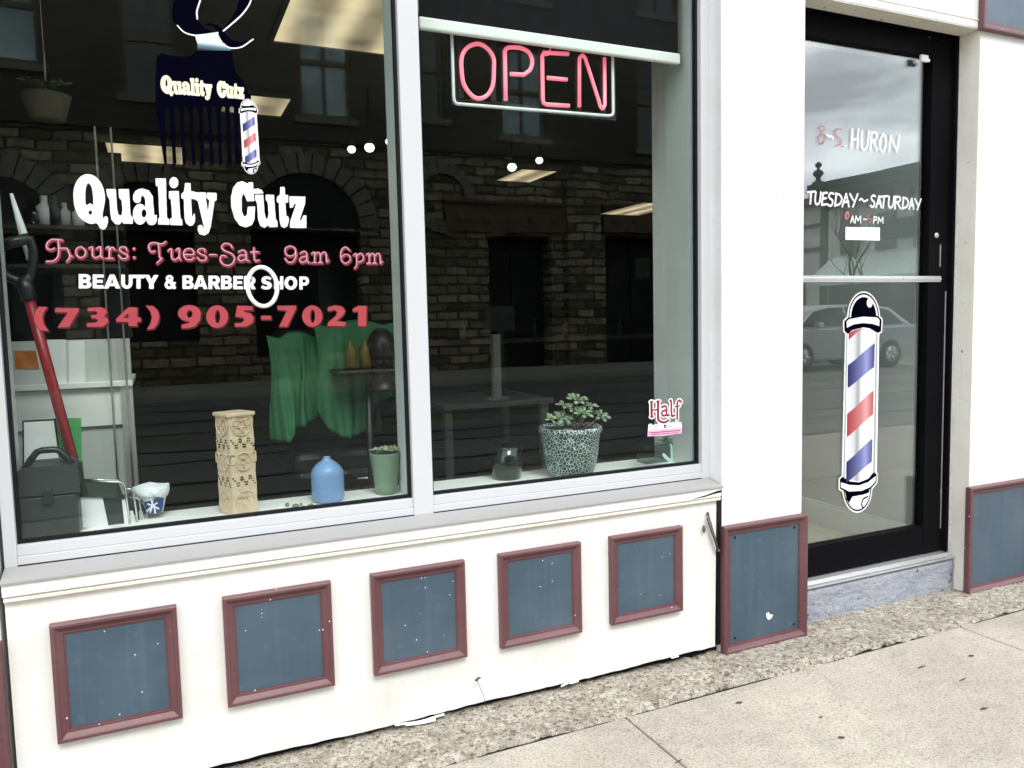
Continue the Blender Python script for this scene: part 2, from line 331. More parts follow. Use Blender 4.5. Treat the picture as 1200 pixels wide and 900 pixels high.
# ------------------------------------------------------------------ mesh helpers
class MB:
    def __init__(s): s.v, s.f, s.mi, s.sm = [], [], [], []
    def add(s, vs, fs, mi=0, sm=False):
        o = len(s.v); s.v += [tuple(map(float, q)) for q in vs]
        for q in fs: s.f.append(tuple(i+o for i in q)); s.mi.append(mi); s.sm.append(sm)
    def box(s, x0, x1, y0, y1, z0, z1, mi=0):
        s.add([(x0, y0, z0), (x1, y0, z0), (x1, y1, z0), (x0, y1, z0), (x0, y0, z1), (x1, y0, z1), (x1, y1, z1), (x0, y1, z1)],
              [(0, 3, 2, 1), (4, 5, 6, 7), (0, 1, 5, 4), (1, 2, 6, 5), (2, 3, 7, 6), (3, 0, 4, 7)], mi)
    def prism(s, poly, axis, a, b, mi=0):
        """polygon in the two other axes (x,z for axis y; y,z for x; x,y for z) pushed from a to b"""
        n = len(poly)
        def pt(q, w): return {'y': (q[0], w, q[1]), 'x': (w, q[0], q[1]), 'z': (q[0], q[1], w)}[axis]
        s.add([pt(q, a) for q in poly]+[pt(q, b) for q in poly],
              [tuple(range(n)), tuple(range(2*n-1, n-1, -1))]+[(i, (i+1) % n, n+(i+1) % n, n+i) for i in range(n)], mi)
    def tube(s, pts, r, n=8, closed=False, mi=0):
        pts = [Vector(p) for p in pts]; k = len(pts); rr = r if isinstance(r, (list, tuple)) else [r]*k
        vs = []; prev = None
        for i, p in enumerate(pts):
            a = pts[(i-1) % k] if (closed or i > 0) else p; b = pts[(i+1) % k] if (closed or i < k-1) else p
            d = (b-a).normalized()
            if prev is None:
                ref = Vector((0, 0, 1)) if abs(d.z) < .9 else Vector((1, 0, 0)); u = d.cross(ref).normalized()
            else: u = (prev - d*prev.dot(d)).normalized()
            prev = u; w = d.cross(u)
            for j in range(n):
                t = 2*math.pi*j/n; vs.append(p + (u*math.cos(t)+w*math.sin(t))*rr[i])
        fs = []
        for i in range(k if closed else k-1):
            i2 = (i+1) % k
            for j in range(n): fs.append((i*n+j, i*n+(j+1) % n, i2*n+(j+1) % n, i2*n+j))
        if not closed: fs += [tuple(range(n-1, -1, -1)), tuple((k-1)*n+j for j in range(n))]
        s.add(vs, fs, mi, True)
    def lathe(s, prof, c, n=24, mi=0, cap=True):
        vs = []; k = len(prof)
        for (r, z) in prof:
            for j in range(n):
                t = 2*math.pi*j/n; vs.append((c[0]+r*math.cos(t), c[1]+r*math.sin(t), c[2]+z))
        fs = [(i*n+j, i*n+(j+1) % n, (i+1)*n+(j+1) % n, (i+1)*n+j) for i in range(k-1) for j in range(n)]
        if cap: fs += [tuple(range(n-1, -1, -1)), tuple((k-1)*n+j for j in range(n))]
        s.add(vs, fs, mi, True)
    def ball(s, c, rx, ry, rz, n=12, mi=0):
        k = 8; prof = []
        vs = [(c[0], c[1], c[2]-rz)]
        for i in range(1, k):
            a = -math.pi/2+math.pi*i/k
            for j in range(n):
                t = 2*math.pi*j/n; vs.append((c[0]+rx*math.cos(a)*math.cos(t), c[1]+ry*math.cos(a)*math.sin(t), c[2]+rz*math.sin(a)))
        vs.append((c[0], c[1], c[2]+rz)); fs = []
        for j in range(n): fs.append((0, 1+(j+1) % n, 1+j))
        for i in range(k-2):
            for j in range(n): fs.append((1+i*n+j, 1+i*n+(j+1) % n, 1+(i+1)*n+(j+1) % n, 1+(i+1)*n+j))
        L = len(vs)-1; b = 1+(k-2)*n
        for j in range(n): fs.append((b+j, b+(j+1) % n, L))
        s.add(vs, fs, mi, True)
    def holes_wall(s, x0, x1, z0, z1, y0, y1, holes, mi=0):
        """wall slab with rectangular openings, cut into boxes column by column"""
        xs = sorted({x0, x1, *[min(max(h[0], x0), x1) for h in holes], *[min(max(h[1], x0), x1) for h in holes]})
        for a, b in zip(xs, xs[1:]):
            if b-a < 1e-6: continue
            hs = sorted([(h[2], h[3]) for h in holes if h[0] <= a+1e-6 and h[1] >= b-1e-6]); z = z0
            for (p, q) in hs:
                if p > z: s.box(a, b, y0, y1, z, p, mi)
                z = max(z, q)
            if z < z1: s.box(a, b, y0, y1, z, z1, mi)
    def build(s, name, mat, parent=None, bevel=0.0, seg=2):
        off = Vector((0, 0, 0)); q = parent
        while q is not None: off += q.location; q = q.parent
        me = bpy.data.meshes.new(name); me.from_pydata([tuple(Vector(p)-off) for p in s.v], [], s.f)
        for mm in (mat if isinstance(mat, (list, tuple)) else [mat]): me.materials.append(M[mm] if isinstance(mm, str) else mm)
        me.polygons.foreach_set('material_index', s.mi); me.polygons.foreach_set('use_smooth', s.sm); me.update()
        o = bpy.data.objects.new(name, me); COL.objects.link(o); o.parent = parent
        if bevel:
            bm = o.modifiers.new('bevel', 'BEVEL'); bm.width = bevel; bm.segments = seg; bm.limit_method = 'ANGLE'; bm.angle_limit = R(40)
        return o
def tag(o, label=None, cat=None, group=None, kind=None):
    if label: o['label'] = label
    if cat: o['category'] = cat
    if group: o['group'] = group
    if kind: o['kind'] = kind
    return o
def thing(name, loc, label, cat, group=None):
    o = bpy.data.objects.new(name, None); COL.objects.link(o); o.location = loc; o.empty_display_size = .1
    return tag(o, label, cat, group)
def struct(name, mb, mat, **kw): return tag(mb.build(name, mat, **kw), kind='structure')
def dup(o, loc=None, parent=None):
    c = o.copy(); COL.objects.link(c)
    if parent is not None: c.parent = parent
    if loc is not None: c.location = loc
    for ch in list(o.children): dup(ch, None, c)
    return c
def spline(pts, closed=False, n=8):
    P = [np.array(p, float) for p in pts]; k = len(P); out = []
    rng = range(k) if closed else range(k-1)
    for i in rng:
        p1, p2 = P[i], P[(i+1) % k]
        p0 = P[(i-1) % k] if (closed or i > 0) else 2*p1-p2
        p3 = P[(i+2) % k] if (closed or i+2 < k) else 2*p2-p1
        for j in range(n):
            t = j/n
            out.append(.5*((2*p1)+(-p0+p2)*t+(2*p0-5*p1+4*p2-p3)*t*t+(-p0+3*p1-3*p2+p3)*t**3))
    if not closed: out.append(P[-1])
    return out

# ------------------------------------------------------------------ flat print and lettering (vinyl cut to outline)
class Ink:
    """cut shape on an upright plane y: drawn as a mask, then meshed with a smooth edge"""
    def __init__(s, y, x0, y0, x1, y1, res=.0006):
        s.y = y; s.res = res
        c = [s.w((a, b)) for a in (x0, x1) for b in (y0, y1)]
        s.xa, s.xb = min(q[0] for q in c), max(q[0] for q in c); s.za, s.zb = min(q[1] for q in c), max(q[1] for q in c)
        s.nx, s.nz = int((s.xb-s.xa)/res)+2, int((s.zb-s.za)/res)+2
        s.m = np.zeros((s.nz, s.nx), bool)
        a, b = s.w((x0, (y0+y1)/2)), s.w((x1, (y0+y1)/2)); s.k = (b[0]-a[0])/(x1-x0)   # metres per survey unit
    def w(s, p):
        q = at(p[0], p[1], y=s.y); return (q[0], q[2])
    def grid(s, xlo, xhi, zlo, zhi):
        i0, i1 = max(0, int((xlo-s.xa)/s.res)-1), min(s.nx, int((xhi-s.xa)/s.res)+2)
        j0, j1 = max(0, int((zlo-s.za)/s.res)-1), min(s.nz, int((zhi-s.za)/s.res)+2)
        X, Z = np.meshgrid(s.xa+np.arange(i0, i1)*s.res, s.za+np.arange(j0, j1)*s.res)
        return slice(j0, j1), slice(i0, i1), X, Z
    def poly(s, pts, val=True, smooth=False):
        if smooth: pts = spline(pts, True, 6)
        W = [s.w(p) for p in pts]; xs = [q[0] for q in W]; zs = [q[1] for q in W]
        sj, si, X, Z = s.grid(min(xs), max(xs), min(zs), max(zs))
        if X.size == 0: return s
        c = np.zeros(X.shape, bool)
        for (ax, az), (bx, bz) in zip(W, W[1:]+W[:1]):
            if az == bz: continue
            cond = ((az > Z) != (bz > Z)) & (X < (bx-ax)*(Z-az)/(bz-az)+ax); c ^= cond
        s.m[sj, si][c] = val; return s
    def ell(s, cx, cy, rx, ry, rot=0, val=True):
        pts = []
        for i in range(40):
            t = 2*math.pi*i/40; a, b = rx*math.cos(t), ry*math.sin(t); c, d = math.cos(rot), math.sin(rot)
            pts.append((cx+a*c-b*d, cy+a*d+b*c))
        return s.poly(pts, val)
    def stroke(s, pts, r, smooth=True, val=True):
        if smooth and len(pts) > 2: pts = spline(pts, False, 6)
        W = [s.w(p) for p in pts]; rr = r*s.k
        for (ax, az), (bx, bz) in zip(W, W[1:]):
            sj, si, X, Z = s.grid(min(ax, bx)-rr, max(ax, bx)+rr, min(az, bz)-rr, max(az, bz)+rr)
            dx, dz = bx-ax, bz-az; L = dx*dx+dz*dz+1e-12
            t = np.clip(((X-ax)*dx+(Z-az)*dz)/L, 0, 1)
            s.m[sj, si][(X-ax-t*dx)**2+(Z-az-t*dz)**2 < rr*rr] = val
        return s
    def grown(s, r):
        """copy dilated by r survey units"""
        o = Ink.__new__(Ink); o.__dict__.update(s.__dict__); n = int(round(r*s.k/s.res)); mm = s.m.copy()
        for dj in range(-n, n+1):
            h = int(math.sqrt(max(0, n*n-dj*dj)))
            for di in {-h, 0, h, h//2, -(h//2)} | set(range(-h, h+1, 2)):
                a = np.roll(np.roll(s.m, dj, 0), di, 1); mm |= a
        o.m = mm; return o
    def build(s, name, mat, parent=None, lift=0.0):
        f = np.pad(s.m.astype(float), 2)
        for _ in range(2):
            f = (f+np.roll(f, 1, 0)+np.roll(f, -1, 0))/3; f = (f+np.roll(f, 1, 1)+np.roll(f, -1, 1))/3
        ins = f >= .5; H, Wd = f.shape; verts = []; faces = []; idx = {}
        y = s.y-lift
        def vid(key, x, z):
            if key not in idx: idx[key] = len(verts); verts.append((s.xa+(x-2)*s.res, y, s.za+(z-2)*s.res))
            return idx[key]
        cnt = ins[:-1, :-1].astype(int)+ins[:-1, 1:]+ins[1:, 1:]+ins[1:, :-1]
        full = cnt == 4
        # full rows, runs of equal extent merged downwards
        active = {}
        def emit(i0, i1, j0, j1):
            faces.append((vid((i0, j0), i0, j0), vid((i1, j0), i1, j0), vid((i1, j1), i1, j1), vid((i0, j1), i0, j1)))
        for j in range(H-1):
            row = full[j]; runs = set()
            if row.any():
                d = np.diff(np.concatenate(([0], row.astype(int), [0]))); st = np.where(d == 1)[0]; en = np.where(d == -1)[0]
                runs = set(zip(st.tolist(), en.tolist()))
            for k_ in list(active):
                if k_ not in runs: emit(k_[0], k_[1], active.pop(k_), j)
            for k_ in runs:
                if k_ not in active: active[k_] = j
        for k_, j0 in active.items(): emit(k_[0], k_[1], j0, H-1)
        part = np.argwhere((cnt > 0) & (cnt < 4))
        for j, i in part.tolist():
            cs = [(i, j), (i+1, j), (i+1, j+1), (i, j+1)]; poly = []
            for a in range(4):
                p, q = cs[a], cs[(a+1) % 4]; fp, fq = f[p[1], p[0]], f[q[1], q[0]]
                if fp >= .5: poly.append(vid(p, *p))
                if (fp >= .5) != (fq >= .5):
                    t = (.5-fp)/(fq-fp); key = ('e',)+tuple(sorted((p, q)))
                    poly.append(vid(key, p[0]+t*(q[0]-p[0]), p[1]+t*(q[1]-p[1])))
            if len(poly) >= 3: faces.append(tuple(poly))
        mb = MB(); mb.add(verts, faces)
        return mb.build(name, mat, parent)
def shift(pts, ox, oy, sc): return [(ox+x/sc, oy+y/sc) for x, y in pts]

# ================================================================== SETTING: ground, road, pavements
g = MB(); g.box(-400, 400, -400, 400, -1.2, -.16); struct('ground', g, 'earth')
rd = MB(); rd.box(-200, 21.5, -12.6, -3.25, -.5, -.13); rd.box(21.5, 27.0, -200, 200, -.5, -.134); rd.box(27.0, 200, -12.6, -3.25, -.5, -.13)
struct('road', rd, 'asphalt')
# slabs of the pavement, each a little apart so that the joints are real gaps
sw = MB(); xs = [-14.0]
while xs[-1] < 20: xs.append(xs[-1]+1.46)
j0 = 1.195
xs = sorted([j0+1.46*k for k in range(-9, 13)])
for a, b in zip(xs, xs[1:]):
    for (ya, yb) in ((-1.72, -.222), (-3.07, -1.726)):
        sw.box(a+.0025, b-.0025, ya+.0025, yb-.0025, -.4, 0)
o = struct('sidewalk', sw, 'concrete', bevel=.004)
jb = MB(); jb.box(xs[0], xs[-1], -3.08, -.2, -.45, -.012); struct('sidewalk_bed', jb, 'tar')
kb = MB()
for k in range(-7, 11): kb.box(k*1.8+.003, (k+1)*1.8-.003, -3.25, -3.075, -.4, -.004)
struct('kerb', kb, 'concrete', bevel=.015)
fs = MB(); fs.box(-200, 20.5, -15.2, -12.6, -.4, 0); struct('far_sidewalk', fs, 'concrete', bevel=.02)
fs2 = MB(); fs2.box(27.0, 60, -16.6, -12.6, -.4, 0); fs2.box(26.0, 28.0, -60, -16.6, -.4, -.004); struct('corner_sidewalk', fs2, 'concrete', bevel=.02)
nb = MB(); nb.box(xs[-1], 21, -3.25, 0.0, -.4, -.003); nb.box(-60, xs[0], -3.25, 0, -.4, -.003); struct('outer_sidewalk', nb, 'concrete')
# tar lines sealing the cracks of the road
tl = MB()
for (yy, amp, xa, xb, w) in ((-4.1, .10, -6, 9, .07), (-5.0, .16, -7, 10, .09), (-5.9, .2, -8, 12, .07), (-6.9, .22, -8, 13, .10), (-8.2, .25, -9, 15, .09), (-9.6, .3, -9, 17, .10), (-11.2, .3, -9, 19, .12)):
    pts = []; x = xa; ph = random.random()*6
    while x < xb:
        pts.append((x, yy+amp*math.sin(x*.55+ph)+amp*.35*math.sin(x*1.9+ph*2)+.02*(x-xa))); x += .35
    top = [(a, b+w/2*(.6+.5*math.sin(a*3.1))) for a, b in pts]; bot = [(a, b-w/2*(.6+.5*math.sin(a*2.3+1))) for a, b in pts]
    n = len(pts)
    tl.add([(a, b, -.126) for a, b in bot]+[(a, b, -.126) for a, b in top], [(i, i+1, n+i+1, n+i) for i in range(n-1)])
struct('road_tar_lines', tl, 'tar')
yl = MB(); yl.box(-60, 20, -7.75, -7.65, -.2, -.1262); yl.box(-60, 20, -7.5, -7.4, -.2, -.1262); struct('road_centre_lines', yl, plain('worn yellow road paint', (.20, .16, .06), .8, var=.3))
# rough strip of old aggregate along the foot of the shop front, worn surface with a broken outer edge
def strip():
    mb = MB(); nx, ny = 560, 26; X0, X1 = -1.5, 4.6
    rng = np.random.RandomState(3); nzs = rng.rand(ny+1, nx+1)
    nzs = (nzs+np.roll(nzs, 1, 0)+np.roll(nzs, 1, 1))/3
    vs = []
    for j in range(ny+1):
        for i in range(nx+1):
            x = X0+(X1-X0)*i/nx; y = -.206+.324*j/ny
            edge = 1.0 if j > 1 else (0.2 if j == 0 else .8)
            if j == 0: y += .007*math.sin(x*9)+.012*(nzs[j, i]-.5)+.004*math.sin(x*41)
            z = .002+.008*(nzs[j, i]-.5)+.003*math.sin(x*3.3+j*.3)-(1-edge)*.02
            for jx in (1.675, -.9, 3.35):
                xx = x-jx+(y+.1)*.35
                if abs(xx) < .006: z -= .012
            vs.append((x, y, z))
    w = nx+1
    fsx = [(j*w+i, j*w+i+1, (j+1)*w+i+1, (j+1)*w+i) for j in range(ny) for i in range(nx)]
    mb.add(vs, fsx, 0, True)
    mb.add([(X0, -.205, -.02), (X1, -.205, -.02), (X1, .12, -.02), (X0, .12, -.02)], [(0, 1, 2, 3)])
    return mb
struct('foundation_strip', strip(), 'aggregate')
es = MB(); es.box(4.6005, xs[-1], -.206, .12, -.3, .002); es.box(xs[0], -1.5005, -.206, .12, -.3, .002); struct('strip_extension', es, 'aggregate')

# ================================================================== THE BARBER SHOP
shop = thing('barber_shop', (1.3, 0, 0), 'white painted barber shop front with blue panels in maroon frames, big window and black door', 'shop')
ZT = 3.6
# wall parts
w = MB(); jag = [(-.36, .02)]
x = -.36
while x < 1.70:
    x += .012+random.random()*.02
    jag.append((min(x, 1.712), .023+.003*random.random()+.002*math.sin(x*9)))
w.prism(jag+[(1.714, .545), (-.36, .545)], 'y', .004, .12)
w.build('base_wall', 'cream_wall', shop)
w = MB()
# split skin of old paint hanging along the bottom of the base wall
pts = []; x = .2
while x < 1.70:
    pts.append((x, .008+.006*math.sin(x*17)+.004*random.random())); x += .03
n = len(pts)
w.add([(a, -.003, b+.010) for a, b in pts]+[(a, .003, b+.013) for a, b in pts]+[(a, -.006-.004*math.sin(a*11), b+.004+.004*math.sin(a*23)) for a, b in pts],
      [(i, i+1, n+i+1, n+i) for i in range(n-1) if 12 <= i <= 16 or i in (30, 31, 44)]+[(2*n+i, 2*n+i+1, i+1, i) for i in range(n-1) if 13 <= i <= 15 or i == 31])
w.build('peeling_edge', 'cream_wall', shop)
w = MB(); w.box(-.4, 1.735, .03, .2, -.05, .05); w.box(1.7145, 1.7335, .001, .2, .36, .556); w.box(1.7185, 1.7335, .003, .2, .03, .36); w.build('crevice_shade_fill', 'gasket', shop)  # black solids fill the gaps, standing in for the shade inside them
w = MB(); w.prism([(.01, .542), (-.003, .542), (-.009, .546), (-.009, .552), (-.004, .557), (.01, .557)], 'x', -.36, 1.722); w.build('sill_moulding', 'cream_trim', shop)
w = MB(); w.box(-.362, 1.722, -.012, .1, .5575, .590); w.build('sill_board', 'cream_wall', shop, bevel=.002)
w = MB(); w.prism([(1.60, .562), (1.66, .570), (1.70, .578), (1.7225, .580), (1.7225, .572), (1.69, .570), (1.65, .564)], 'y', -.0128, -.0118); w.build('rot_crack', 'gasket', shop)
w = MB(); w.prism([(-.016, .588), (-.016, .593), (.0595, .609), (.0595, .600), (-.013, .588)], 'x', -.364, 1.729); w.build('sill_flashing', 'alu_grey', shop)
w = MB(); w.box(1.734, 2.097, 0, .4, -.02, ZT); w.build('pillar', 'white_wall', shop, bevel=.003)
w = MB(); w.box(3.012, 8.2, 0, .10, -.02, ZT); w.build('side_wall', 'white_wall', shop, bevel=.002)
w = MB(); w.box(3.0125, 3.3, .101, .4, -.02, ZT); w.build('jamb_backing', 'cream_trim', shop)
w = MB(); w.box(3.005, 3.0118, .001, .088, -.02, 2.272); w.build('door_jamb', 'cream_trim', shop)
w = MB(); w.box(2.0975, 3.0115, .002, .40, 2.272, ZT); w.build('door_lintel', 'white_wall', shop, bevel=.002)
w = MB(); w.box(2.0975, 3.0105, .0, .0145, 2.30, 2.306); w.box(2.098, 3.004, .004, .085, 2.2685, 2.2718); w.build('lintel_trim', 'cream_trim', shop)
w = MB(); w.box(-.755, -.372, 0, .4, -.02, ZT); w.build('left_pilaster', 'white_wall', shop, bevel=.003)
w = MB(); w.box(-3.2, -.7552, .01, .2, -.02, ZT); w.build('left_wall', 'white_wall', shop)
w = MB(); w.box(-.371, 1.733, .002, .2, 2.46, ZT); w.build('sign_band', 'white_wall', shop)
w = MB(); w.prism([(.3, ZT), (-.05, ZT), (-.12, ZT+.08), (-.12, ZT+.16), (-.16, ZT+.2), (-.16, ZT+.26), (.3, ZT+.26)], 'x', -3.2, 8.2); w.build('cornice', 'cream_trim', shop)
w = MB(); w.box(-3.2, 8.2, .3, 10.9, ZT-.2, ZT+.1); w.build('roof', 'dark_wall', shop)
w = MB(); w.box(-3.2, -3.05, .2, 10.8, -.05, ZT-.2); w.box(8.05, 8.2, .1, 10.8, -.05, ZT-.2); w.box(-3.2, 8.2, 10.6, 10.8, -.05, ZT-.2); w.build('outer_wall', 'dark_wall', shop)

# framed panels: board, mitred moulding, each frame its own part
FR = [(0, 0), (0, .019), (.003, .022), (.009, .022), (.012, .0185), (.021, .0125), (.026, .0125), (.027, .010), (.030, .010), (.030, 0)]
def frame_mb(x0, x1, z0, z1, yb, prof=FR, sc=1.0):
    mb = MB(); n = len(prof); vs = []
    for (sx, sz, cx, cz) in ((1, 1, x0, z0), (-1, 1, x1, z0), (-1, -1, x1, z1), (1, -1, x0, z1)):
        for (u, h) in prof: vs.append((cx+sx*u*sc, yb-h*sc, cz+sz*u*sc))
    fs_ = []
    for c in range(4):
        for i in range(n-1): fs_.append((c*n+i, ((c+1) % 4)*n+i, ((c+1) % 4)*n+i+1, c*n+i+1))
    mb.add(vs, fs_); return mb
def panel(x0, x1, z0, z1, yb=.0, sc=1.0, label=None):
    b = MB(); b.box(x0+.02, x1-.02, yb-.007, yb+.003, z0+.02, z1-.02)
    p = b.build('panel', 'blue', shop); fr = frame_mb(x0, x1, z0, z1, yb+.0015, sc=sc).build('panel_frame', 'maroon', p)
    if label: p['label'] = label
    return p
for i, (x0, x1) in enumerate(((-.272, .006), (.115, .393), (.504, .783), (.893, 1.172), (1.281, 1.560))):
    panel(x0, x1, .182+.001*i, .476, .004)
pl = panel(1.729, 2.108, -.004, .450, 0, 1.12, 'tall blue panel with screw holes and a chipped white spot')
c = MB(); c.prism([(1.925, .108), (1.937, .112), (1.944, .102), (1.958, .098), (1.95, .086), (1.936, .082), (1.928, .092)], 'y', -.0074, -.0068)
c.build('paint_chip', 'chip', pl)
c = MB()
for (sx, sz) in ((1.785, .405), (2.055, .405), (2.055, .045), (1.785, .045)): c.lathe([(.0001, -.0005), (.005, -.0005), (.005, .0005), (.0001, .0005)], (0, 0, 0), 10); \
    c.v[-40:] = [(sx+a, -.0072+cc, sz+b) for a, b, cc in c.v[-40:]]
c.build('screw_hole', 'gasket', pl)
panel(2.985+.001, 3.42, -.004, .447, 0, 1.12, 'blue panel at the foot of the wall right of the door')
panel(2.990, 3.80, 2.262, 2.72, 0, 1.12, 'blue panel above the right wall beside the door head')
panel(-.760, -.370, -.004, .455, 0, 1.12, 'blue panel on the pilaster at the left edge')

# shop window: frame with mullion, two panes, gaskets
YF, YG = .060, .085
w = MB()
w.box(-.364, -.337, YF, .11, .608, 2.46); w.box(.657, .717, YF, .11, .608, 2.46); w.box(1.698, 1.757, YF+.001, .11, .608, 2.46)
w.box(-.337, .657, YF+.002, .11, .611, .632); w.box(-.337, .657, YF+.005, .11, .6325, .659)
w.box(.717, 1.698, YF+.002, .11, .611, .632); w.box(.717, 1.698, YF+.005, .11, .6325, .659)
w.box(-.337, .657, YF+.002, .11, 2.40, 2.46); w.box(.717, 1.698, YF+.002, .11, 2.40, 2.46)
win = w.build('window', 'alu', shop, bevel=.0015)
w = MB(); w.box(-.33, 1.70, .061, .1, .6035, .6082); w.build('window_gap', 'gasket', win)
def gasket(x0, x1, z0, z1, t=.008):
    mb = MB()
    mb.box(x0, x0+t, YG-.006, YG+.012, z0, z1); mb.box(x1-t, x1, YG-.006, YG+.012, z0, z1)
    mb.box(x0+t, x1-t, YG-.0055, YG+.012, z0, z0+t); mb.box(x0+t, x1-t, YG-.0055, YG+.012, z1-t, z1); return mb
for (x0, x1) in ((-.337, .657), (.717, 1.698)):
    w = MB(); w.box(x0+.004, x1-.004, YG, YG+.006, .662, 2.397); pn = w.build('pane', 'glass', win)
    gasket(x0, x1, .6592, 2.40).build('gasket', 'gasket', win)
# inner reveals and the display ledge behind the glass
w = MB(); w.box(1.694, 1.76, .113, .255, .60, 2.46); w.box(.664, .71, .113, .235, .6451, 2.46); w.box(-.40, -.345, .113, .26, .60, 2.46); w.build('window_reveal', 'grey_wall', shop)
w = MB(); w.box(-.344, 1.693, .1105, .335, .615, .645); w.build('display_ledge', 'white_plastic', shop, bevel=.004)
w = MB(); w.box(-.40, 1.76, .30, .334, 0, .6148); w.build('ledge_front', 'dark_wall', shop)

# door: frame, panes, rail, lock, closer
YD = .108; YDG = .130
dl, dr = 2.105, 2.990
gr_b = at(1080, 615, y=YDG); gr_t = at(1084, 68, y=YDG); zb = gr_b[2]; zt = gr_t[2]; xr = (gr_b[0]+gr_t[0])/2
zth = at(1100, 646, y=YD)[2]; zm = at(1000, 327, y=YD)[2]
w = MB()
w.box(dl, dl+.06, YD, .155, zth+.004, zt+.085); w.box(xr, dr, YD, .155, zth+.004, zt+.085)
w.box(dl+.06, xr, YD+.002, .155, zth+.004, zb); w.box(dl+.06, xr, YD+.002, .155, zt, zt+.085)
door = w.build('door', 'black_frame', shop, bevel=.002)
w = MB(); w.box(dl+.055, xr+.005, YDG, YDG+.006, zb-.004, zm-.012); w.build('lower_pane', 'door_glass', door)
w = MB(); w.box(dl+.055, xr+.005, YDG, YDG+.006, zm+.012, zt+.004); w.build('upper_pane', 'door_glass', door)
w = MB(); w.box(dl+.03, dr-.045, YD-.006, YD+.04, zm-.012, zm+.012); w.box(dl+.03, dr-.045, YD-.0085, YD-.006, zm-.004, zm+.006); w.build('middle_rail', 'silver', door, bevel=.0015)
lk = at(1097, 276, y=YD); w = MB(); w.lathe([(.001, 0), (.011, 0), (.011, .004), (.0085, .006), (.001, .006)], (0, 0, 0), 18)
w.v = [(lk[0]+a, YD-c_, lk[2]+b) for a, b, c_ in w.v]; w.box(lk[0]-.0012, lk[0]+.0012, YD-.0075, YD-.006, lk[2]-.005, lk[2]+.005); w.build('lock', 'silver', door)
pc = at(1078, 69, y=YD); w = MB(); w.box(pc[0]-.005, pc[0]+.035, YD-.012, YD-.0005, pc[2]-.012, pc[2]+.014); w.box(pc[0]+.036, pc[0]+.048, YD-.009, YD-.0005, pc[2]-.009, pc[2]+.003); w.build('stop_block', 'white_plastic', door, bevel=.002)
# stop strips on the stile
w = MB(); ps = at(1083, 300, y=YD)
w.box(dr-.012, dr-.008, YD-.003, YD-.0002, zth+.1, zm-.05); w.box(dr-.05, dr-.047, YD-.0035, YD-.0002, zm+.05, zm+.14); w.build('edge_strip', 'silver', door)
w = MB(); w.box(dr+.002, 3.0045, .0885, .20, zth+.002, 2.2680); w.box(2.098, 3.0045, .086, .20, zt+.089, 2.2682); w.build('door_frame', 'black_frame', shop, bevel=.0015)
# torn white sealant along the right of the black frame
w = MB(); lf = []; z = .18
while z < 2.255: lf.append((.0765-.004*random.random()-(.005 if random.random() < .08 else 0), .0878-.0022*random.random()*(1 if random.random() < .7 else 3), z)); z += .012
n = len(lf); w.add([(3.0044, a, zz) for a, b, zz in lf]+[(3.0040, b, zz) for a, b, zz in lf], [(i, i+1, n+i+1, n+i) for i in range(n-1) if (i*7919 % 13) > 1])
w.build('torn_sealant', 'chip', shop)
# threshold and concrete step
st_z = zth-.018
w = MB(); w.box(2.098, 3.0048, .052, .30, st_z, st_z+.007); w.prism([(.070, st_z+.007), (.085, st_z+.016), (.20, st_z+.016), (.22, st_z+.007)], 'x', 2.099, 3.0042); w.build('threshold', 'silver', shop, bevel=.001)
def rough_step():
    mb = MB(); nx, nz_ = 120, 22; rng = np.random.RandomState(5); q = rng.rand(nz_+1, nx+1); q = (q+np.roll(q, 1, 0)+np.roll(q, 1, 1)+np.roll(q, 2, 1))/4
    vs = []
    for j in range(nz_+1):
        for i in range(nx+1):
            x = 2.0985+.905*i/nx; z = -.01+(st_z+.008)*j/nz_
            rd_ = .012*max(0, (j-nz_+3)/3)**2
            vs.append((x, .058+.007*(q[j, i]-.5)+rd_, z))
    w_ = nx+1; mb.add(vs, [(j*w_+i, j*w_+i+1, (j+1)*w_+i+1, (j+1)*w_+i) for j in range(nz_) for i in range(nx)], 0, True)
    mb.box(2.0985, 3.0035, .066, .3, -.01, st_z-.003); return mb
rough_step().build('door_step', 'step', shop)

# interior of the shop
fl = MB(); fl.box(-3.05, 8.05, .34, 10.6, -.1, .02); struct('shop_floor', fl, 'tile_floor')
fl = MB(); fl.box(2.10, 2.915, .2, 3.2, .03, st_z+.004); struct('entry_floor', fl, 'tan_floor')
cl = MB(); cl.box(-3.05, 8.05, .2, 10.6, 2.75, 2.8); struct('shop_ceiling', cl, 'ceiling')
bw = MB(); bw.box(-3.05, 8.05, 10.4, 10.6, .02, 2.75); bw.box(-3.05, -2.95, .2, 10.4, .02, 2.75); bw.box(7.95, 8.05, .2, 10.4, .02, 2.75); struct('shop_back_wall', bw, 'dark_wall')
ew = MB(); ew.box(2.925, 3.0, .2, 1.75, .02, 2.75); struct('entry_wall', ew, plain('pale entry wall', (.56, .575, .56), .7, var=.05, scale=3))
sk = MB(); sk.box(2.911, 2.9248, .2, 1.75, st_z+.004, st_z+.10); sk.box(2.915, 2.9248, .2, 1.75, st_z+.1002, st_z+.115); tag(sk.build('skirting', 'white_plastic'), kind='structure')

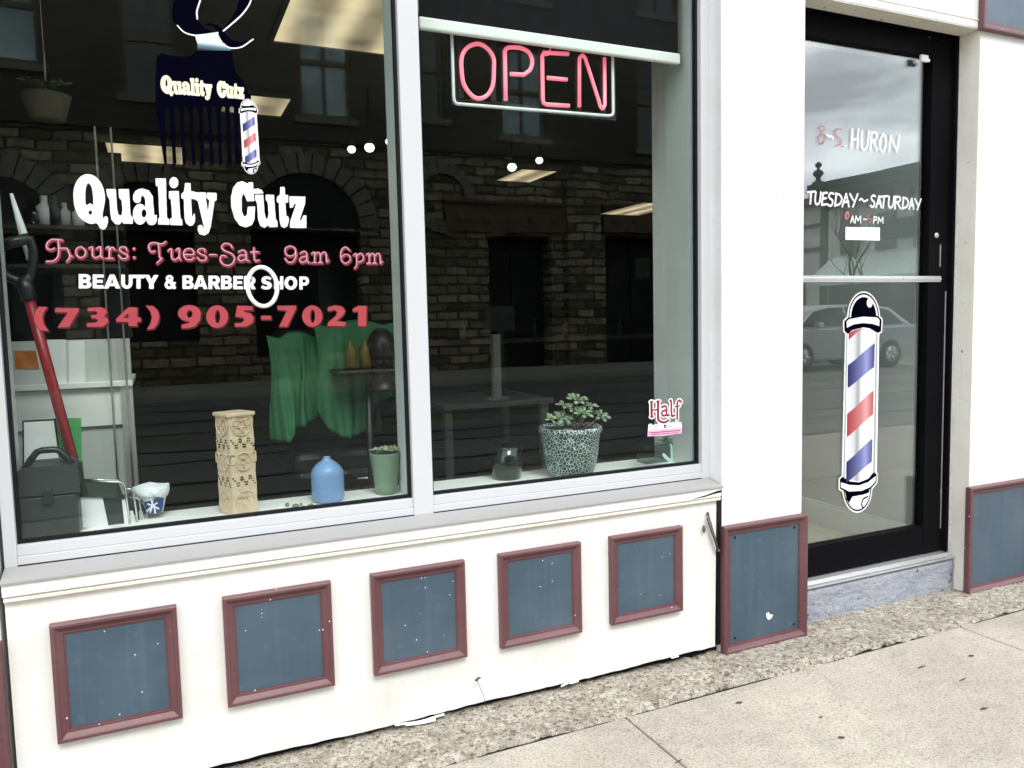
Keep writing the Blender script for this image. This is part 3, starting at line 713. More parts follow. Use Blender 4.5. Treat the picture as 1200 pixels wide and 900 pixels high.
# ================================================================== WRITING AND STICKERS ON THE GLASS (vinyl stuck on the outer face)
YV = YG-.0006
QC = [  # (kind, points in the 8x survey drawing of the two halves of the name)
 ('S', 0, [(180, 72), (260, 100), (320, 180), (345, 290), (333, 390), (322, 450), (332, 492), (340, 471), (368, 474), (370, 530), (352, 578), (325, 592), (295, 575), (268, 535), (200, 537), (120, 490), (70, 410), (48, 300), (58, 190), (105, 105)]),
 ('H', 0, [(188, 158), (215, 185), (230, 260), (233, 357), (205, 345), (167, 360), (160, 260), (168, 190)]),
 ('HE', 0, (207, 433, 17, 21)),
 ('P', 0, [(358, 212), (445, 212), (458, 400), (468, 447), (488, 462), (503, 447), (508, 400), (500, 320), (475, 290), (470, 212), (570, 212), (585, 455), (605, 480), (607, 537), (515, 537), (508, 515), (480, 545), (440, 540), (405, 500), (395, 440), (385, 310), (362, 270)]),
 ('P', 0, [(700, 208), (755, 225), (792, 280), (806, 455), (830, 455), (830, 510), (815, 540), (785, 552), (755, 545), (735, 518), (722, 400), (722, 310), (705, 275), (685, 280), (680, 300), (610, 300), (608, 270), (630, 230), (665, 211)]),
 ('E', 0, (647, 298, 40, 45)), ('E', 0, (672, 448, 66, 98)), ('H', 0, [(694, 345), (660, 346), (672, 338), (681, 315), (683, 290), (700, 280), (718, 310), (722, 345)]), ('HE', 0, (710, 440, 23, 38)),
 ('P', 0, [(818, 112), (915, 112), (925, 480), (950, 500), (950, 548), (842, 545), (842, 490), (855, 480), (842, 190), (820, 180)]),
 ('E', 0, (990, 152, 42, 52)),
 ('P', 0, [(942, 232), (1035, 230), (1052, 485), (1068, 500), (1070, 552), (960, 550), (955, 490), (975, 480), (962, 310), (945, 300)]),
 ('P', 0, [(1095, 155), (1145, 155), (1150, 232), (1185, 235), (1188, 305), (1152, 305), (1160, 470), (1168, 470), (1180, 435), (1190, 470), (1188, 520), (1165, 555), (1135, 557), (1105, 535), (1090, 490), (1083, 305), (1060, 300), (1060, 260), (1085, 235)]),
 ('P', 1, [(62, 242), (172, 244), (178, 290), (170, 302), (190, 425), (203, 320), (182, 300), (182, 245), (270, 248), (272, 318), (252, 325), (215, 570), (195, 625), (155, 648), (110, 635), (92, 595), (98, 555), (130, 548), (145, 575), (152, 570), (95, 325), (66, 310)]),
 ('P', 1, [(510, 138), (560, 160), (575, 148), (612, 150), (625, 325), (555, 328), (545, 295), (520, 250), (505, 300), (508, 420), (520, 458), (537, 472), (556, 450), (562, 378), (632, 375), (625, 500), (600, 550), (545, 572), (490, 555), (440, 490), (408, 380), (405, 290), (425, 200), (465, 150)]),
 ('P', 1, [(615, 212), (660, 207), (695, 222), (712, 253), (620, 256)]),
 ('P', 1, [(632, 266), (708, 266), (720, 440), (735, 495), (752, 480), (758, 440), (750, 340), (730, 310), (732, 265), (808, 268), (825, 490), (842, 520), (842, 568), (765, 570), (755, 550), (720, 577), (680, 555), (660, 500), (650, 350), (632, 310)]),
 ('P', 1, [(868, 192), (908, 192), (912, 265), (942, 270), (942, 338), (915, 340), (925, 475), (940, 462), (950, 500), (935, 560), (905, 578), (875, 562), (862, 510), (855, 345), (833, 330), (838, 285), (865, 265)]),
 ('P', 1, [(952, 280), (1102, 283), (1100, 350), (1050, 500), (1062, 510), (1082, 460), (1112, 458), (1113, 578), (958, 575), (960, 520), (1005, 385), (1015, 350), (1000, 350), (985, 385), (958, 390)]),
]
def quality(ink, tf):
    for kind, half, pts in QC:
        ox = (80, 220)[half]
        if kind in ('E', 'HE'):
            cx, cy, rx, ry = pts
            q = [tf(ox+(cx+rx*math.cos(t))/8, 195+(cy+ry*math.sin(t))/8) for t in np.linspace(0, 2*math.pi, 36, endpoint=False)]
            ink.poly(q, kind == 'E')
        else:
            q = [tf(ox+a/8, 195+b/8) for a, b in pts]; ink.poly(q, kind != 'H', smooth=kind in 'SH')
ink = Ink(YV, 82, 200, 364, 280); quality(ink, lambda a, b: (a, b))
tag(ink.build('shop_name_lettering', 'vinyl_white'), 'big white slab serif lettering reading Quality Cutz on the left pane', 'lettering')

# hours line: crimson letters with a pale highlight and a dark edge
ink = Ink(YV, 50, 275, 456, 325)
A = lambda pts: shift(pts, 50, 275, 9.23)
B = lambda pts: shift(pts, 170, 275, 8.571)
C_ = lambda pts: shift(pts, 320, 280, 8.571)
HS = [A(q) for q in ([(215, 66), (150, 58), (100, 60), (55, 95), (48, 145), (90, 170), (130, 152)], [(170, 66), (178, 150), (172, 235), (125, 288), (45, 295)], [(190, 155), (262, 155), (285, 195), (300, 245), (265, 295)], [(295, 240), (325, 240)],
     [(415, 135), (372, 160), (365, 215), (410, 255), (460, 230), (465, 175), (415, 135)],
     [(505, 152), (540, 142), (543, 225), (575, 256), (625, 235)], [(588, 155), (630, 140), (634, 235), (655, 258)],
     [(690, 152), (722, 142), (725, 258)], [(690, 262), (765, 262)], [(725, 182), (755, 142), (785, 168)],
     [(915, 180), (900, 145), (855, 140), (835, 172), (870, 200), (918, 225), (912, 260), (860, 265), (825, 228)])]
HS += [B(q) for q in ([(208, 75), (170, 100), (90, 85), (45, 105), (45, 155), (75, 180), (100, 165)], [(140, 100), (148, 225), (170, 245), (122, 290)],
     [(235, 165), (268, 150), (270, 230), (300, 258), (342, 232)], [(312, 160), (345, 145), (346, 235), (360, 258)],
     [(400, 206), (490, 202), (480, 158), (440, 145), (400, 165), (392, 215), (420, 253), (465, 256), (495, 236)],
     [(605, 178), (598, 150), (555, 148), (532, 172), (562, 200), (612, 222), (612, 255), (560, 265), (528, 232)], [(650, 206), (718, 206)],
     [(880, 138), (855, 102), (800, 95), (772, 130), (800, 165), (870, 195), (900, 240), (885, 290), (840, 315), (785, 300), (757, 255), (775, 215), (815, 222)],
     [(940, 178), (985, 160), (1015, 182), (1020, 255), (1046, 268)], [(1015, 208), (955, 215), (938, 248), (968, 270), (1018, 245)],
     [(1095, 135), (1100, 245), (1118, 270), (1146, 258)], [(1062, 180), (1142, 178)])]
HS += [C_(q) for q in ([(175, 75), (128, 100), (130, 155), (175, 178), (222, 155), (222, 100), (175, 75)], [(228, 120), (232, 180), (200, 235), (152, 236), (122, 200)],
     [(275, 148), (315, 130), (340, 152), (345, 230), (372, 242)], [(340, 178), (288, 190), (270, 218), (295, 242), (342, 218)],
     [(390, 152), (418, 142), (420, 242)], [(395, 244), (440, 244)], [(420, 168), (452, 140), (475, 162), (478, 240)], [(460, 243), (496, 243)], [(478, 168), (510, 138), (535, 160), (540, 235), (560, 216)],
     [(772, 120), (732, 88), (692, 115), (682, 180), (697, 230), (735, 250), (775, 220), (770, 175), (730, 160), (692, 187)],
     [(810, 168), (838, 157), (842, 265), (820, 298)], [(842, 178), (880, 150), (910, 180), (900, 222), (858, 240)],
     [(940, 162), (966, 155), (968, 248)], [(945, 250), (985, 250)], [(968, 180), (1000, 150), (1020, 172), (1022, 248)], [(1005, 250), (1042, 250)], [(1022, 180), (1055, 150), (1076, 172), (1080, 250), (1097, 230)])]
dots = A([(990, 157), (993, 252)])
for q in HS: ink.stroke(q, 1.75)
for q in dots: ink.ell(q[0], q[1], 2.4, 2.4)
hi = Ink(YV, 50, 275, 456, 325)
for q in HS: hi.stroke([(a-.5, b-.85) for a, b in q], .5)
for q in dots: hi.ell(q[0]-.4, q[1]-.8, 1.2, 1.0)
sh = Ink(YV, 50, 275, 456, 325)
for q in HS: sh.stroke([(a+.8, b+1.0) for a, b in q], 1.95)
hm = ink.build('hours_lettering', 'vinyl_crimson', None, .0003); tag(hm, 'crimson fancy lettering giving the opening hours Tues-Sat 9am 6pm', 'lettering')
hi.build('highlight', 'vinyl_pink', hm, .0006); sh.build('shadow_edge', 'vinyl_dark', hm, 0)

# heavy sans letters, unit box, y downwards
def stem(x0, x1, y0=0, y1=1): return ('P', [(x0, y0), (x1, y0), (x1, y1), (x0, y1)])
def rr(x0, x1, y0, y1, r, h=False):
    p = []
    for cx, cy, a0 in ((x1-r[0], y0+r[1], -90), (x1-r[0], y1-r[1], 0)):
        for k in range(9): t = R(a0+90*k/8); p.append((cx+r[0]*math.cos(t), cy+r[1]*math.sin(t)))
    return ('H' if h else 'P', p+[(x0, y1), (x0, y0)])
def el(cx, cy, rx, ry, h=False): return ('H' if h else 'P', [(cx+rx*math.cos(t), cy+ry*math.sin(t)) for t in np.linspace(0, 2*math.pi, 36, endpoint=False)])
SANS = {
 'B': [rr(0, .93, 0, .54, (.35, .26)), rr(0, 1, .46, 1, (.4, .27)), rr(.33, .62, .2, .38, (.1, .09), True), rr(.33, .66, .61, .8, (.1, .095), True)],
 'E': [stem(0, .36), stem(.3, 1, 0, .23), stem(.3, .92, .39, .60), stem(.3, 1, .77, 1)],
 'A': [('P', [(.36, 0), (.64, 0), (1, 1), (.72, 1), (.66, .82), (.34, .82), (.28, 1), (0, 1)]), ('H', [(.5, .27), (.58, .62), (.42, .62)])],
 'U': [stem(0, .33, 0, .6), stem(.67, 1, 0, .6), el(.5, .60, .5, .41), ('H', [(.33, 0), (.67, 0), (.67, .6), (.33, .6)]), el(.5, .58, .17, .2, True)],
 'T': [stem(0, 1, 0, .25), stem(.33, .67)],
 'Y': [('P', [(0, 0), (.34, 0), (.5, .34), (.67, 0), (1, 0), (.66, .62), (.66, 1), (.34, 1), (.34, .62)])],
 'R': [rr(0, .97, 0, .66, (.38, .33)), rr(.33, .65, .21, .45, (.12, .12), True), stem(0, .33), ('P', [(.36, .6), (.74, .55), (1, 1), (.64, 1)])],
 'S': [('P', [(.98, .12), (.87, .30), (.62, .215), (.42, .22), (.39, .30), (.5, .37), (.8, .43), (.99, .6), (.98, .8), (.8, .97), (.5, 1.015), (.2, .98), (0, .88), (.12, .68), (.35, .785), (.56, .79), (.62, .71), (.52, .64), (.2, .57), (.04, .42), (.05, .2), (.22, .04), (.52, -.015), (.8, .03)])],
 'H': [stem(0, .34), stem(.66, 1), stem(.3, .7, .38, .62)],
 'O': [el(.5, .5, .5, .52), el(.5, .5, .21, .27, True)],
 'P': [rr(0, 1, 0, .69, (.4, .34)), rr(.33, .66, .22, .47, (.12, .12), True), stem(0, .33)],
 '&': [el(.42, .25, .32, .26), el(.42, .25, .10, .10, True), el(.40, .70, .40, .32), el(.40, .70, .15, .13, True), ('P', [(.18, .3), (.42, .26), (1, .92), (.86, 1.02), (.70, 1.0)]), ('P', [(.72, .48), (.98, .52), (.74, .95), (.58, .88)])],
}
ink = Ink(YV, 88, 315, 368, 345)
for ch, a, b in (('B', 30, 92), ('E', 98, 151), ('A', 152, 232), ('U', 236, 291), ('T', 291, 349), ('Y', 347, 418), ('&', 446, 504), ('B', 533, 588), ('A', 586, 655), ('R', 659, 716), ('B', 720, 775), ('E', 780, 826), ('R', 831, 889), ('S', 914, 967), ('H', 976, 1022), ('O', 1027, 1090), ('P', 1100, 1147)):
    def q(u, v):
        X = a+(b-a)*u; top = 88+(X-30)*(12/1115); bot = 157+(X-30)*(6/1115)
        return (85+X/4.138, 300+(top+(bot-top)*v)/4.138)
    for kind, pts in SANS[ch]: ink.poly([q(*p) for p in pts], kind == 'P')
tag(ink.build('service_lettering', 'vinyl_white'), 'small white capital lettering reading BEAUTY & BARBER SHOP on the left pane', 'lettering')

# phone number, wide heavy figures
ink = Ink(YV, 36, 350, 440, 395)
D1 = lambda p: shift(p, 30, 350, 5.714)
D2 = lambda p: shift(p, 230, 350, 5.714)
ink.poly(D1([(88, 55), (146, 57), (122, 90), (113, 125), (122, 170), (153, 216), (100, 213), (66, 175), (54, 130), (62, 88)]))
ink.poly(D1([(200, 62), (356, 64), (354, 84), (290, 191), (215, 193), (285, 92), (198, 90)]))
ink.poly(D1([(416, 62), (500, 57), (538, 70), (547, 95), (525, 116), (552, 136), (552, 163), (515, 187), (410, 189), (410, 164), (470, 161), (488, 147), (470, 131), (440, 131), (440, 110), (472, 108), (484, 95), (468, 82), (416, 84)]))
ink.poly(D1([(688, 58), (748, 60), (748, 125), (772, 128), (770, 153), (748, 155), (745, 184), (690, 182), (690, 155), (608, 155), (606, 136)])); ink.poly(D1([(690, 95), (652, 129), (690, 130)]), False)
ink.poly(D1([(806, 48), (855, 50), (885, 80), (895, 120), (885, 165), (858, 200), (813, 206), (838, 165), (847, 125), (836, 85)]))
ink.poly(D1([(1097+76*math.cos(t), 98+54*math.sin(t)) for t in np.linspace(0, 6.283, 32, endpoint=False)])); ink.poly(D1([(1173, 98), (1168, 145), (1135, 185), (1095, 196), (1045, 199), (1045, 174), (1090, 165), (1112, 140)]))
ink.poly(D1([(1098+20*math.cos(t), 102+26*math.sin(t)) for t in np.linspace(0, 6.283, 24, endpoint=False)]), False)
for cx, cy, rx, ry, hx in ((140, 120, 73, 75, 18), (777, 117, 67, 71, 17)):
    ink.poly(D2([(cx+rx*math.cos(t), cy+ry*math.sin(t)) for t in np.linspace(0, 6.283, 36, endpoint=False)])); ink.poly(D2([(cx+2+hx*math.cos(t), cy+45*math.sin(t)) for t in np.linspace(0, 6.283, 24, endpoint=False)]), False)
ink.poly(D2([(275, 48), (380, 50), (378, 77), (322, 77), (320, 91), (365, 98), (386, 128), (376, 162), (335, 187), (258, 188), (258, 165), (300, 162), (322, 145), (316, 128), (262, 120)]))
ink.poly(D2([(435, 115), (500, 115), (500, 140), (435, 140)]))
ink.poly(D2([(543, 48), (668, 48), (666, 70), (610, 187), (555, 187), (608, 80), (545, 74)]))
ink.poly(D2([(880, 58), (930, 45), (975, 52), (997, 80), (982, 112), (938, 150), (1000, 158), (998, 184), (880, 183), (882, 160), (935, 115), (945, 92), (928, 74), (882, 84)]))
ink.poly(D2([(1085, 48), (1140, 50), (1138, 186), (1083, 184), (1085, 85), (1050, 88), (1047, 70)]))
ph = ink.build('phone_lettering', 'vinyl_red', None, .0003); tag(ph, 'wide coral red phone number (734) 905-7021 across the left pane', 'lettering')
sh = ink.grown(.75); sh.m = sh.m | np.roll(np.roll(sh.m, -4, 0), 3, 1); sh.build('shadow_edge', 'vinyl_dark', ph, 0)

# white oval ring hung over the word shop
mb = MB(); ring = []
for k in range(40):
    t = 2*math.pi*k/40; a, b = 17.2*math.cos(t), 23.0*math.sin(t); th = R(-9)
    p = at(307.4+a*math.cos(th)-b*math.sin(th), 336+a*math.sin(th)+b*math.cos(th), y=YG-.007); ring.append(p)
mb.tube(ring, .0058, 10, True); tag(mb.build('window_ring', 'white_plastic'), 'white oval plastic ring stuck on the pane over the word SHOP', 'ring')

# comb logo with scissor handles
Z = lambda p: shift(p, 170, 0, 7.5)
Z2 = lambda p: shift(p, 170, 90, 7.5)
ink = Ink(YV, 178, -4, 302, 198)
ink.poly(Z([(96, 600), (98, 530), (110, 490), (145, 468), (200, 482), (290, 500), (385, 496), (430, 470), (455, 430), (455, 380), (440, 320), (460, 430), (765, 440), (775, 540), (800, 640), (870, 720), (905, 800), (930, 940), (930, 980), (92, 980), (92, 700)]))
ink.poly(Z([(456, 425), (462, 400), (720, 400), (765, 445), (770, 520), (440, 520), (430, 470)]))
ink.poly(Z2([(92, 150), (930, 150), (940, 300), (820, 300), (820, 285), (92, 265)]))
tops = [(92, 172), (215, 255), (300, 338), (385, 420), (465, 503), (545, 582), (625, 665), (705, 742), (780, 820)]
bots = [(168, 192), (245, 275), (330, 358), (415, 442), (498, 524), (575, 603), (650, 682), (732, 762), (795, 828)]
for (a, b), (c_, d) in zip(tops, bots): ink.poly(Z2([(a, 255), (b, 255), (b+(d-b)*.15, 360), (d, 760), ((c_+d)/2, 780), (c_, 765), (a+(c_-a)*.3, 400)]))
ink.poly(Z2([(850, 200), (960, 250), (940, 700), (900, 770), (862, 700), (850, 400)]))
for a, b in zip(tops, tops[1:]): ink.ell(170+(a[1]+b[0])/15, 90+268/7.5, 2.7, 1.3, 0, True)
for a, b in zip(tops, tops[1:]): ink.ell(170+(a[1]+b[0])/15, 90+285/7.5, 2.6, 3.2, 0, False)
# handles
ink.poly(Z([(265, -30), (243, 60), (238, 150), (255, 195), (285, 228), (345, 282), (440, 304), (540, 302), (640, 286), (590, 270), (520, 245), (470, 190), (455, 130), (470, 60), (500, -30)]))
ink.poly(Z([(835, -30), (945, -30), (925, 50), (860, 140), (770, 220), (688, 272), (682, 255), (745, 180), (800, 90)]))
ink.poly(Z([(500, 216), (580, 204), (650, 222), (690, 270), (720, 310), (770, 355), (850, 372), (950, 343), (870, 400), (780, 425), (720, 405), (680, 370), (640, 290), (600, 235), (560, 222)]))
logo = ink.build('comb_logo', 'vinyl_black', None, 0)
tag(logo, 'black afro comb emblem with scissor handles at the top of the left pane', 'emblem')
ink = Ink(YV, 178, -4, 302, 70)
for pts, r in (([(285, 226), (345, 284), (430, 310), (520, 305), (642, 287)], .8), ([(492, -20), (470, 50), (455, 100), (459, 168)], .9), ([(938, -20), (910, 50), (850, 130), (760, 212), (688, 272)], .9), ([(692, 385), (720, 410), (770, 424), (850, 412), (950, 345)], .8)):
    ink.stroke(Z(pts), r)
ink.build('white_arc', 'vinyl_white', logo, .0005)
def mat_fade():
    t = NT('white to blue black printed fade'); g_ = t.node('ShaderNodeNewGeometry'); sx = t.node('ShaderNodeSeparateXYZ'); t.link(g_.outputs['Position'], sx.inputs[0])
    z1, z0 = at(244, 46, y=YV)[2], at(244, 59, y=YV)[2]
    mr = t.node('ShaderNodeMapRange'); mr.inputs['From Min'].default_value = z0; mr.inputs['From Max'].default_value = z1; t.link(sx.outputs['Z'], mr.inputs['Value'])
    return t.principled(t.ramp(mr.outputs[0], [(0, (.003, .003, .012)), (.35, (.10, .2, .26)), (.75, (.75, .8, .82))]), .35)
M['fade'] = mat_fade()
ink = Ink(YV, 220, 30, 285, 64); ink.poly(Z([(438, 312), (540, 308), (638, 292), (660, 340), (692, 388), (765, 445), (456, 445), (462, 390)])); ink.build('neck_fade', 'fade', logo, .0004)
ink = Ink(YV, 184, 84, 292, 122, .0004)
quality(ink, lambda a, b: (188.5+(a-86)*.357, 88.3+.0187*(a-86)+.36*(b-204))); ink = ink.grown(.35); ink.build('logo_name', 'vinyl_cream', logo, .0005)

# barber poles (large sticker on the door, small one on the emblem)
def mat_stripe(name, dark, light, xa, xb, y):
    t = NT(name); g_ = t.node('ShaderNodeNewGeometry'); sx = t.node('ShaderNodeSeparateXYZ'); t.link(g_.outputs['Position'], sx.inputs[0])
    mr = t.node('ShaderNodeMapRange'); mr.inputs['From Min'].default_value = xa; mr.inputs['From Max'].default_value = xb; t.link(sx.outputs['X'], mr.inputs['Value'])
    mid = tuple((a+b)/2 for a, b in zip(dark, light))
    return t.principled(t.ramp(mr.outputs[0], [(0, dark), (.22, tuple(a*.8+b*.2 for a, b in zip(dark, light))), (.48, mid), (.66, light), (.82, mid), (1, dark)]), .35)
def pole(y, tf, x0, y0, x1, y1, res, parent_name, small=False):
    U = lambda p: [tf(960+a/6.43, 330+b/6.43) for a, b in p]
    L = lambda p: [tf(960+a/6.43, 470+b/6.43) for a, b in p]
    mk = lambda: Ink(y, x0, y0, x1, y1, res)
    dome = lambda k: U([(335+(115*k)*math.cos(t), 270-(185*k)*math.sin(t)) for t in np.linspace(0, math.pi, 26)])
    cup = lambda k: L([(287+(105*k)*math.cos(t), 655+(175*k)*math.sin(t)) for t in np.linspace(0, math.pi, 26)])
    ring_t = U([(188, 300), (215, 272), (330, 252), (440, 258), (470, 285), (466, 375), (440, 388), (380, 352), (330, 345), (250, 365), (215, 395), (190, 372)])
    ring_b = L([(155, 590), (175, 570), (230, 605), (300, 612), (370, 585), (410, 535), (432, 550), (432, 612), (390, 660), (320, 690), (220, 695), (155, 660)])
    tube = U([(205, 375), (445, 375)])+L([(425, 560), (178, 590)])
    base = mk()
    for q in (dome(1), cup(1), ring_t, ring_b, tube): base.poly(q)
    white = base.grown(1.3 if not small else .9)
    k0 = white.build(parent_name, 'vinyl_white', None, 0 if not small else .0009)
    ln = mk()                                         # black: rim lines and caps
    ln.poly(dome(1.0)); ln.poly(dome(.93), False)
    if not small: ln.poly(dome(.83))
    ln.poly(cup(1.0)); ln.poly(cup(.93), False)
    ln.poly(ring_t); ln.poly(U([(205, 302), (225, 283), (330, 264), (435, 270), (455, 290), (452, 335), (400, 318), (330, 312), (260, 322), (208, 348)]), False)
    ln.poly(L([(190, 660), (400, 640), (380, 660), (375, 690), (330, 705), (250, 720), (225, 765), (240, 800), (205, 740)]), True)
    ln.poly(ring_b); ln.poly(L([(163, 612), (230, 632), (300, 635), (370, 610), (425, 565), (425, 605), (385, 648), (320, 676), (225, 682), (163, 650)]), False)
    if small: ln.poly(U([(235, 262), (235, 215), (330, 225), (425, 205), (430, 258)]))
    for q in (U([(210, 390), (222, 390)])+L([(198, 590), (186, 590)]), U([(428, 390), (438, 390)])+L([(418, 560), (408, 560)])): pass
    ln.stroke(L([(365, 720), (330, 740), (320, 780), (330, 805)]), .7)
    if not small: ln.poly(U([(380+22*math.cos(t), 160+36*math.sin(t)) for t in np.linspace(0, 6.283, 20, endpoint=False)]), False)
    ln.build('black_print', 'vinyl_black', k0, .0003 if not small else .0012)
    xa = at(*tf(994, 470), y=y)[0]; xb = at(*tf(1025, 470), y=y)[0]
    nm = ' small' if small else ''
    blue = mat_stripe('printed blue stripe'+nm, (.005, .004, .10), (.25, .28, .58), xa, xb, y); red = mat_stripe('printed red stripe'+nm, (.34, .022, .035), (.66, .32, .33), xa, xb, y)
    grey = mat_stripe('printed shading'+nm, (.62, .64, .68), (.76, .78, .80), xa, xb, y)
    cr_ = [q for q in grey.node_tree.nodes if q.type == 'VALTORGB'][0].color_ramp
    for el_, (p_, v_) in zip(cr_.elements, ((0, .66), (.20, .60), (.36, .30), (.46, .62), (.55, .74), (1, .70))): el_.position = p_; el_.color = (v_*.97, v_*.99, v_*1.04, 1)
    def band(lt, lb, rt, rb):
        """left top, left bottom, right top, right bottom in survey units"""
        q = []; xl = lambda v: 994-(v-400)*.016; xrr = lambda v: 1025.2-(v-400)*.026
        for k in range(7): u = k/6; s_ = u+.10*math.sin(2*math.pi*u)*-.18; q.append((xl(lt)+(xrr(rt)-xl(lt))*u, lt+(rt-lt)*s_))
        for k in range(6, -1, -1): u = k/6; s_ = u+.10*math.sin(2*math.pi*u)*-.18; q.append((xl(lb)+(xrr(rb)-xl(lb))*u, lb+(rb-lb)*s_))
        return [tf(*p) for p in q]
    sh_ = mk(); sh_.poly(U([(222, 392), (250, 372), (330, 352), (390, 362), (420, 385)])+L([(398, 555), (380, 580), (300, 605), (200, 590)])); sh_.build('white_print', grey, k0, .0002 if not small else .0011)
    bl = mk(); bl.poly(band(428, 455, 402, 430)); bl.poly(band(541.5, 566, 514, 541)); bl.build('blue_stripe', blue, k0, .0004 if not small else .0013)
    rd_ = mk(); rd_.poly(band(485, 512.5, 457.5, 485.5))
    if not small: rd_.poly([tf(*p) for p in ((994.4, 390.5), (1000, 387), (1012, 384), (1003, 390.5), (994.4, 398.5))])
    rd_.build('red_stripe', red, k0, .0004 if not small else .0013)
    if not small:
        gl_ = mk()
        for q in (U([(203, 392), (214, 392)])+L([(192, 585), (181, 585)]), U([(427, 392), (440, 392)])+L([(420, 560), (405, 560)])): gl_.poly(q)
        gl_.build('tube_edge', plain('printed grey edge', (.36, .37, .40), .4), k0, .0003)
    return k0
pb = pole(YDG-.0006, lambda a, b: (a, b), 984, 338, 1038, 606, .0008, 'barber_pole_sticker')
tag(pb, 'large barber pole sticker with blue and red stripes on the glass door', 'sticker')
TF = lambda a, b: (289.8+(b-343)*.0178+(a-1011-(b-343)*-.027)*.472, 116.8+(b-343)*.338)
ps_ = pole(YV, TF, 276, 112, 310, 208, .0005, 'barber_pole_emblem', True)
tag(ps_, 'small barber pole emblem beside the black comb on the window', 'sticker')

# hand painted writing on the door
HL = {'H': [[(.18, 0), (.05, 1)], [(.85, 0), (.75, 1)], [(.1, .58), (.85, .5)]], 'U': [[(.15, 0), (.05, .65), (.2, .97), (.55, .95), (.8, .7), (.95, 0)]],
 'R': [[(.2, 0), (.05, 1)], [(.12, .05), (.7, .02), (.92, .22), (.7, .42), (.12, .5)], [(.4, .48), (.95, 1)]], 'O': [[(.5, 0), (.12, .3), (.08, .75), (.4, 1), (.8, .75), (.9, .28), (.5, 0)]],
 'N': [[(.15, .1), (.02, 1)], [(.15, .05), (.75, 1)], [(.75, 1), (.98, .05)]], 'T': [[(0, .06), (1, .0)], [(.5, .03), (.35, 1)]], 'E': [[(.3, .03), (.05, .98)], [(.28, .04), (.95, .0)], [(.18, .48), (.8, .44)], [(.05, .98), (.8, .93)]],
 'S': [[(.95, .1), (.55, .02), (.2, .2), (.35, .42), (.75, .58), (.75, .85), (.4, 1), (.02, .88)]], 'D': [[(.25, 0), (.05, 1)], [(.15, .02), (.7, .12), (.95, .45), (.7, .82), (.05, .98)]],
 'A': [[(.55, 0), (.05, 1)], [(.55, 0), (.9, 1)], [(.25, .65), (.85, .62)]], 'Y': [[(.05, 0), (.45, .5)], [(.98, 0), (.4, 1)]], 'P': [[(.2, 0), (.05, 1)], [(.15, .04), (.75, .02), (.9, .25), (.65, .5), (.12, .52)]],
 'M': [[(.15, 0), (0, 1)], [(.15, 0), (.48, .7)], [(.48, .7), (.88, 0)], [(.88, 0), (.9, 1)]]}
def hand(ink, text, spots, ox, oy, sc, r):
    for ch, (a, b, t_, b_) in zip(text, spots):
        for st in HL[ch]: ink.stroke([(ox+(a+(b-a)*u)/sc, oy+(t_+(b_-t_)*v)/sc) for u, v in st], r)
YW = YDG-.0006
ink = Ink(YW, 955, 140, 1060, 190)
hand(ink, 'HURON', [(428, 508, 88, 250), (518, 592, 105, 265), (598, 665, 112, 268), (682, 745, 128, 285), (765, 858, 135, 285)], 940, 140, 7.5, .95)
ink.stroke(shift([(222, 135), (240, 155), (255, 145), (273, 167)], 940, 140, 7.5), .85)
ad = ink.build('address_lettering', 'brush_white'); tag(ad, 'hand painted S. HURON address, white with faded red start, high on the door', 'lettering')
ink = Ink(YW, 955, 140, 995, 180)
for dx in (-1.0, .9):
    ink.stroke(shift([(178+dx*7, 50), (150+dx*4, 78), (172+dx*6, 108), (200+dx*4, 80), (178+dx*7, 50)], 940, 140, 7.5), .22); ink.stroke(shift([(175+dx*7, 118), (142+dx*5, 165), (165+dx*6, 220), (200+dx*5, 175), (175+dx*7, 118)], 940, 140, 7.5), .3)
    ink.stroke(shift([(350+dx*5, 88), (312+dx*5, 84), (287+dx*5, 115), (302+dx*6, 145), (335+dx*6, 175), (335+dx*6, 215), (298+dx*5, 236)], 940, 140, 7.5), .3)
ink.ell(940+358/7.5, 140+238/7.5, 1.2, 1.2); ink.build('red_brushwork', 'brush_red', ad)
ink = Ink(YW, 940, 215, 1085, 250)
hand(ink, 'TUESDAY', [(50, 112, 108, 215), (112, 168, 115, 222), (170, 222, 118, 228), (224, 280, 118, 235), (285, 352, 125, 235), (350, 418, 128, 240), (418, 490, 130, 242)], 940, 210, 7.5, .88)
ink.stroke(shift([(505, 185), (522, 172), (545, 195), (575, 182)], 940, 210, 7.5), .8)
hand(ink, 'SATURDAY', [(600, 645, 140, 245), (648, 700, 148, 248), (690, 752, 148, 252), (757, 812, 152, 250), (812, 868, 152, 258), (878, 936, 160, 260), (938, 985, 170, 262), (990, 1045, 175, 268)], 940, 210, 7.5, .86)
tag(ink.build('days_lettering', 'brush_white'), 'hand painted white capitals reading TUESDAY ~ SATURDAY across the door', 'lettering')
ink = Ink(YW, 985, 245, 1040, 266)
hand(ink, 'AMPM', [(425, 460, 322, 382), (466, 520, 322, 385), (626, 660, 330, 388), (666, 716, 335, 388)], 940, 210, 7.5, .55)
ink.stroke(shift([(540, 352), (568, 352)], 940, 210, 7.5), .5)
tm = ink.build('time_lettering', 'brush_white'); tag(tm, 'small 9AM-6PM painted below the days on the door, figures in red', 'lettering')
ink = Ink(YW, 985, 244, 1040, 266)
ink.ell(940+395/7.5, 210+318/7.5, 2.6, 5.2, .1); ink.ell(940+398/7.5, 210+322/7.5, .6, 3.0, .1, False)
ink.stroke(shift([(605, 288), (580, 320), (572, 360), (590, 385), (608, 362), (590, 342), (575, 358)], 940, 210, 7.5), .3); ink.build('red_brushwork', 'brush_red', tm)
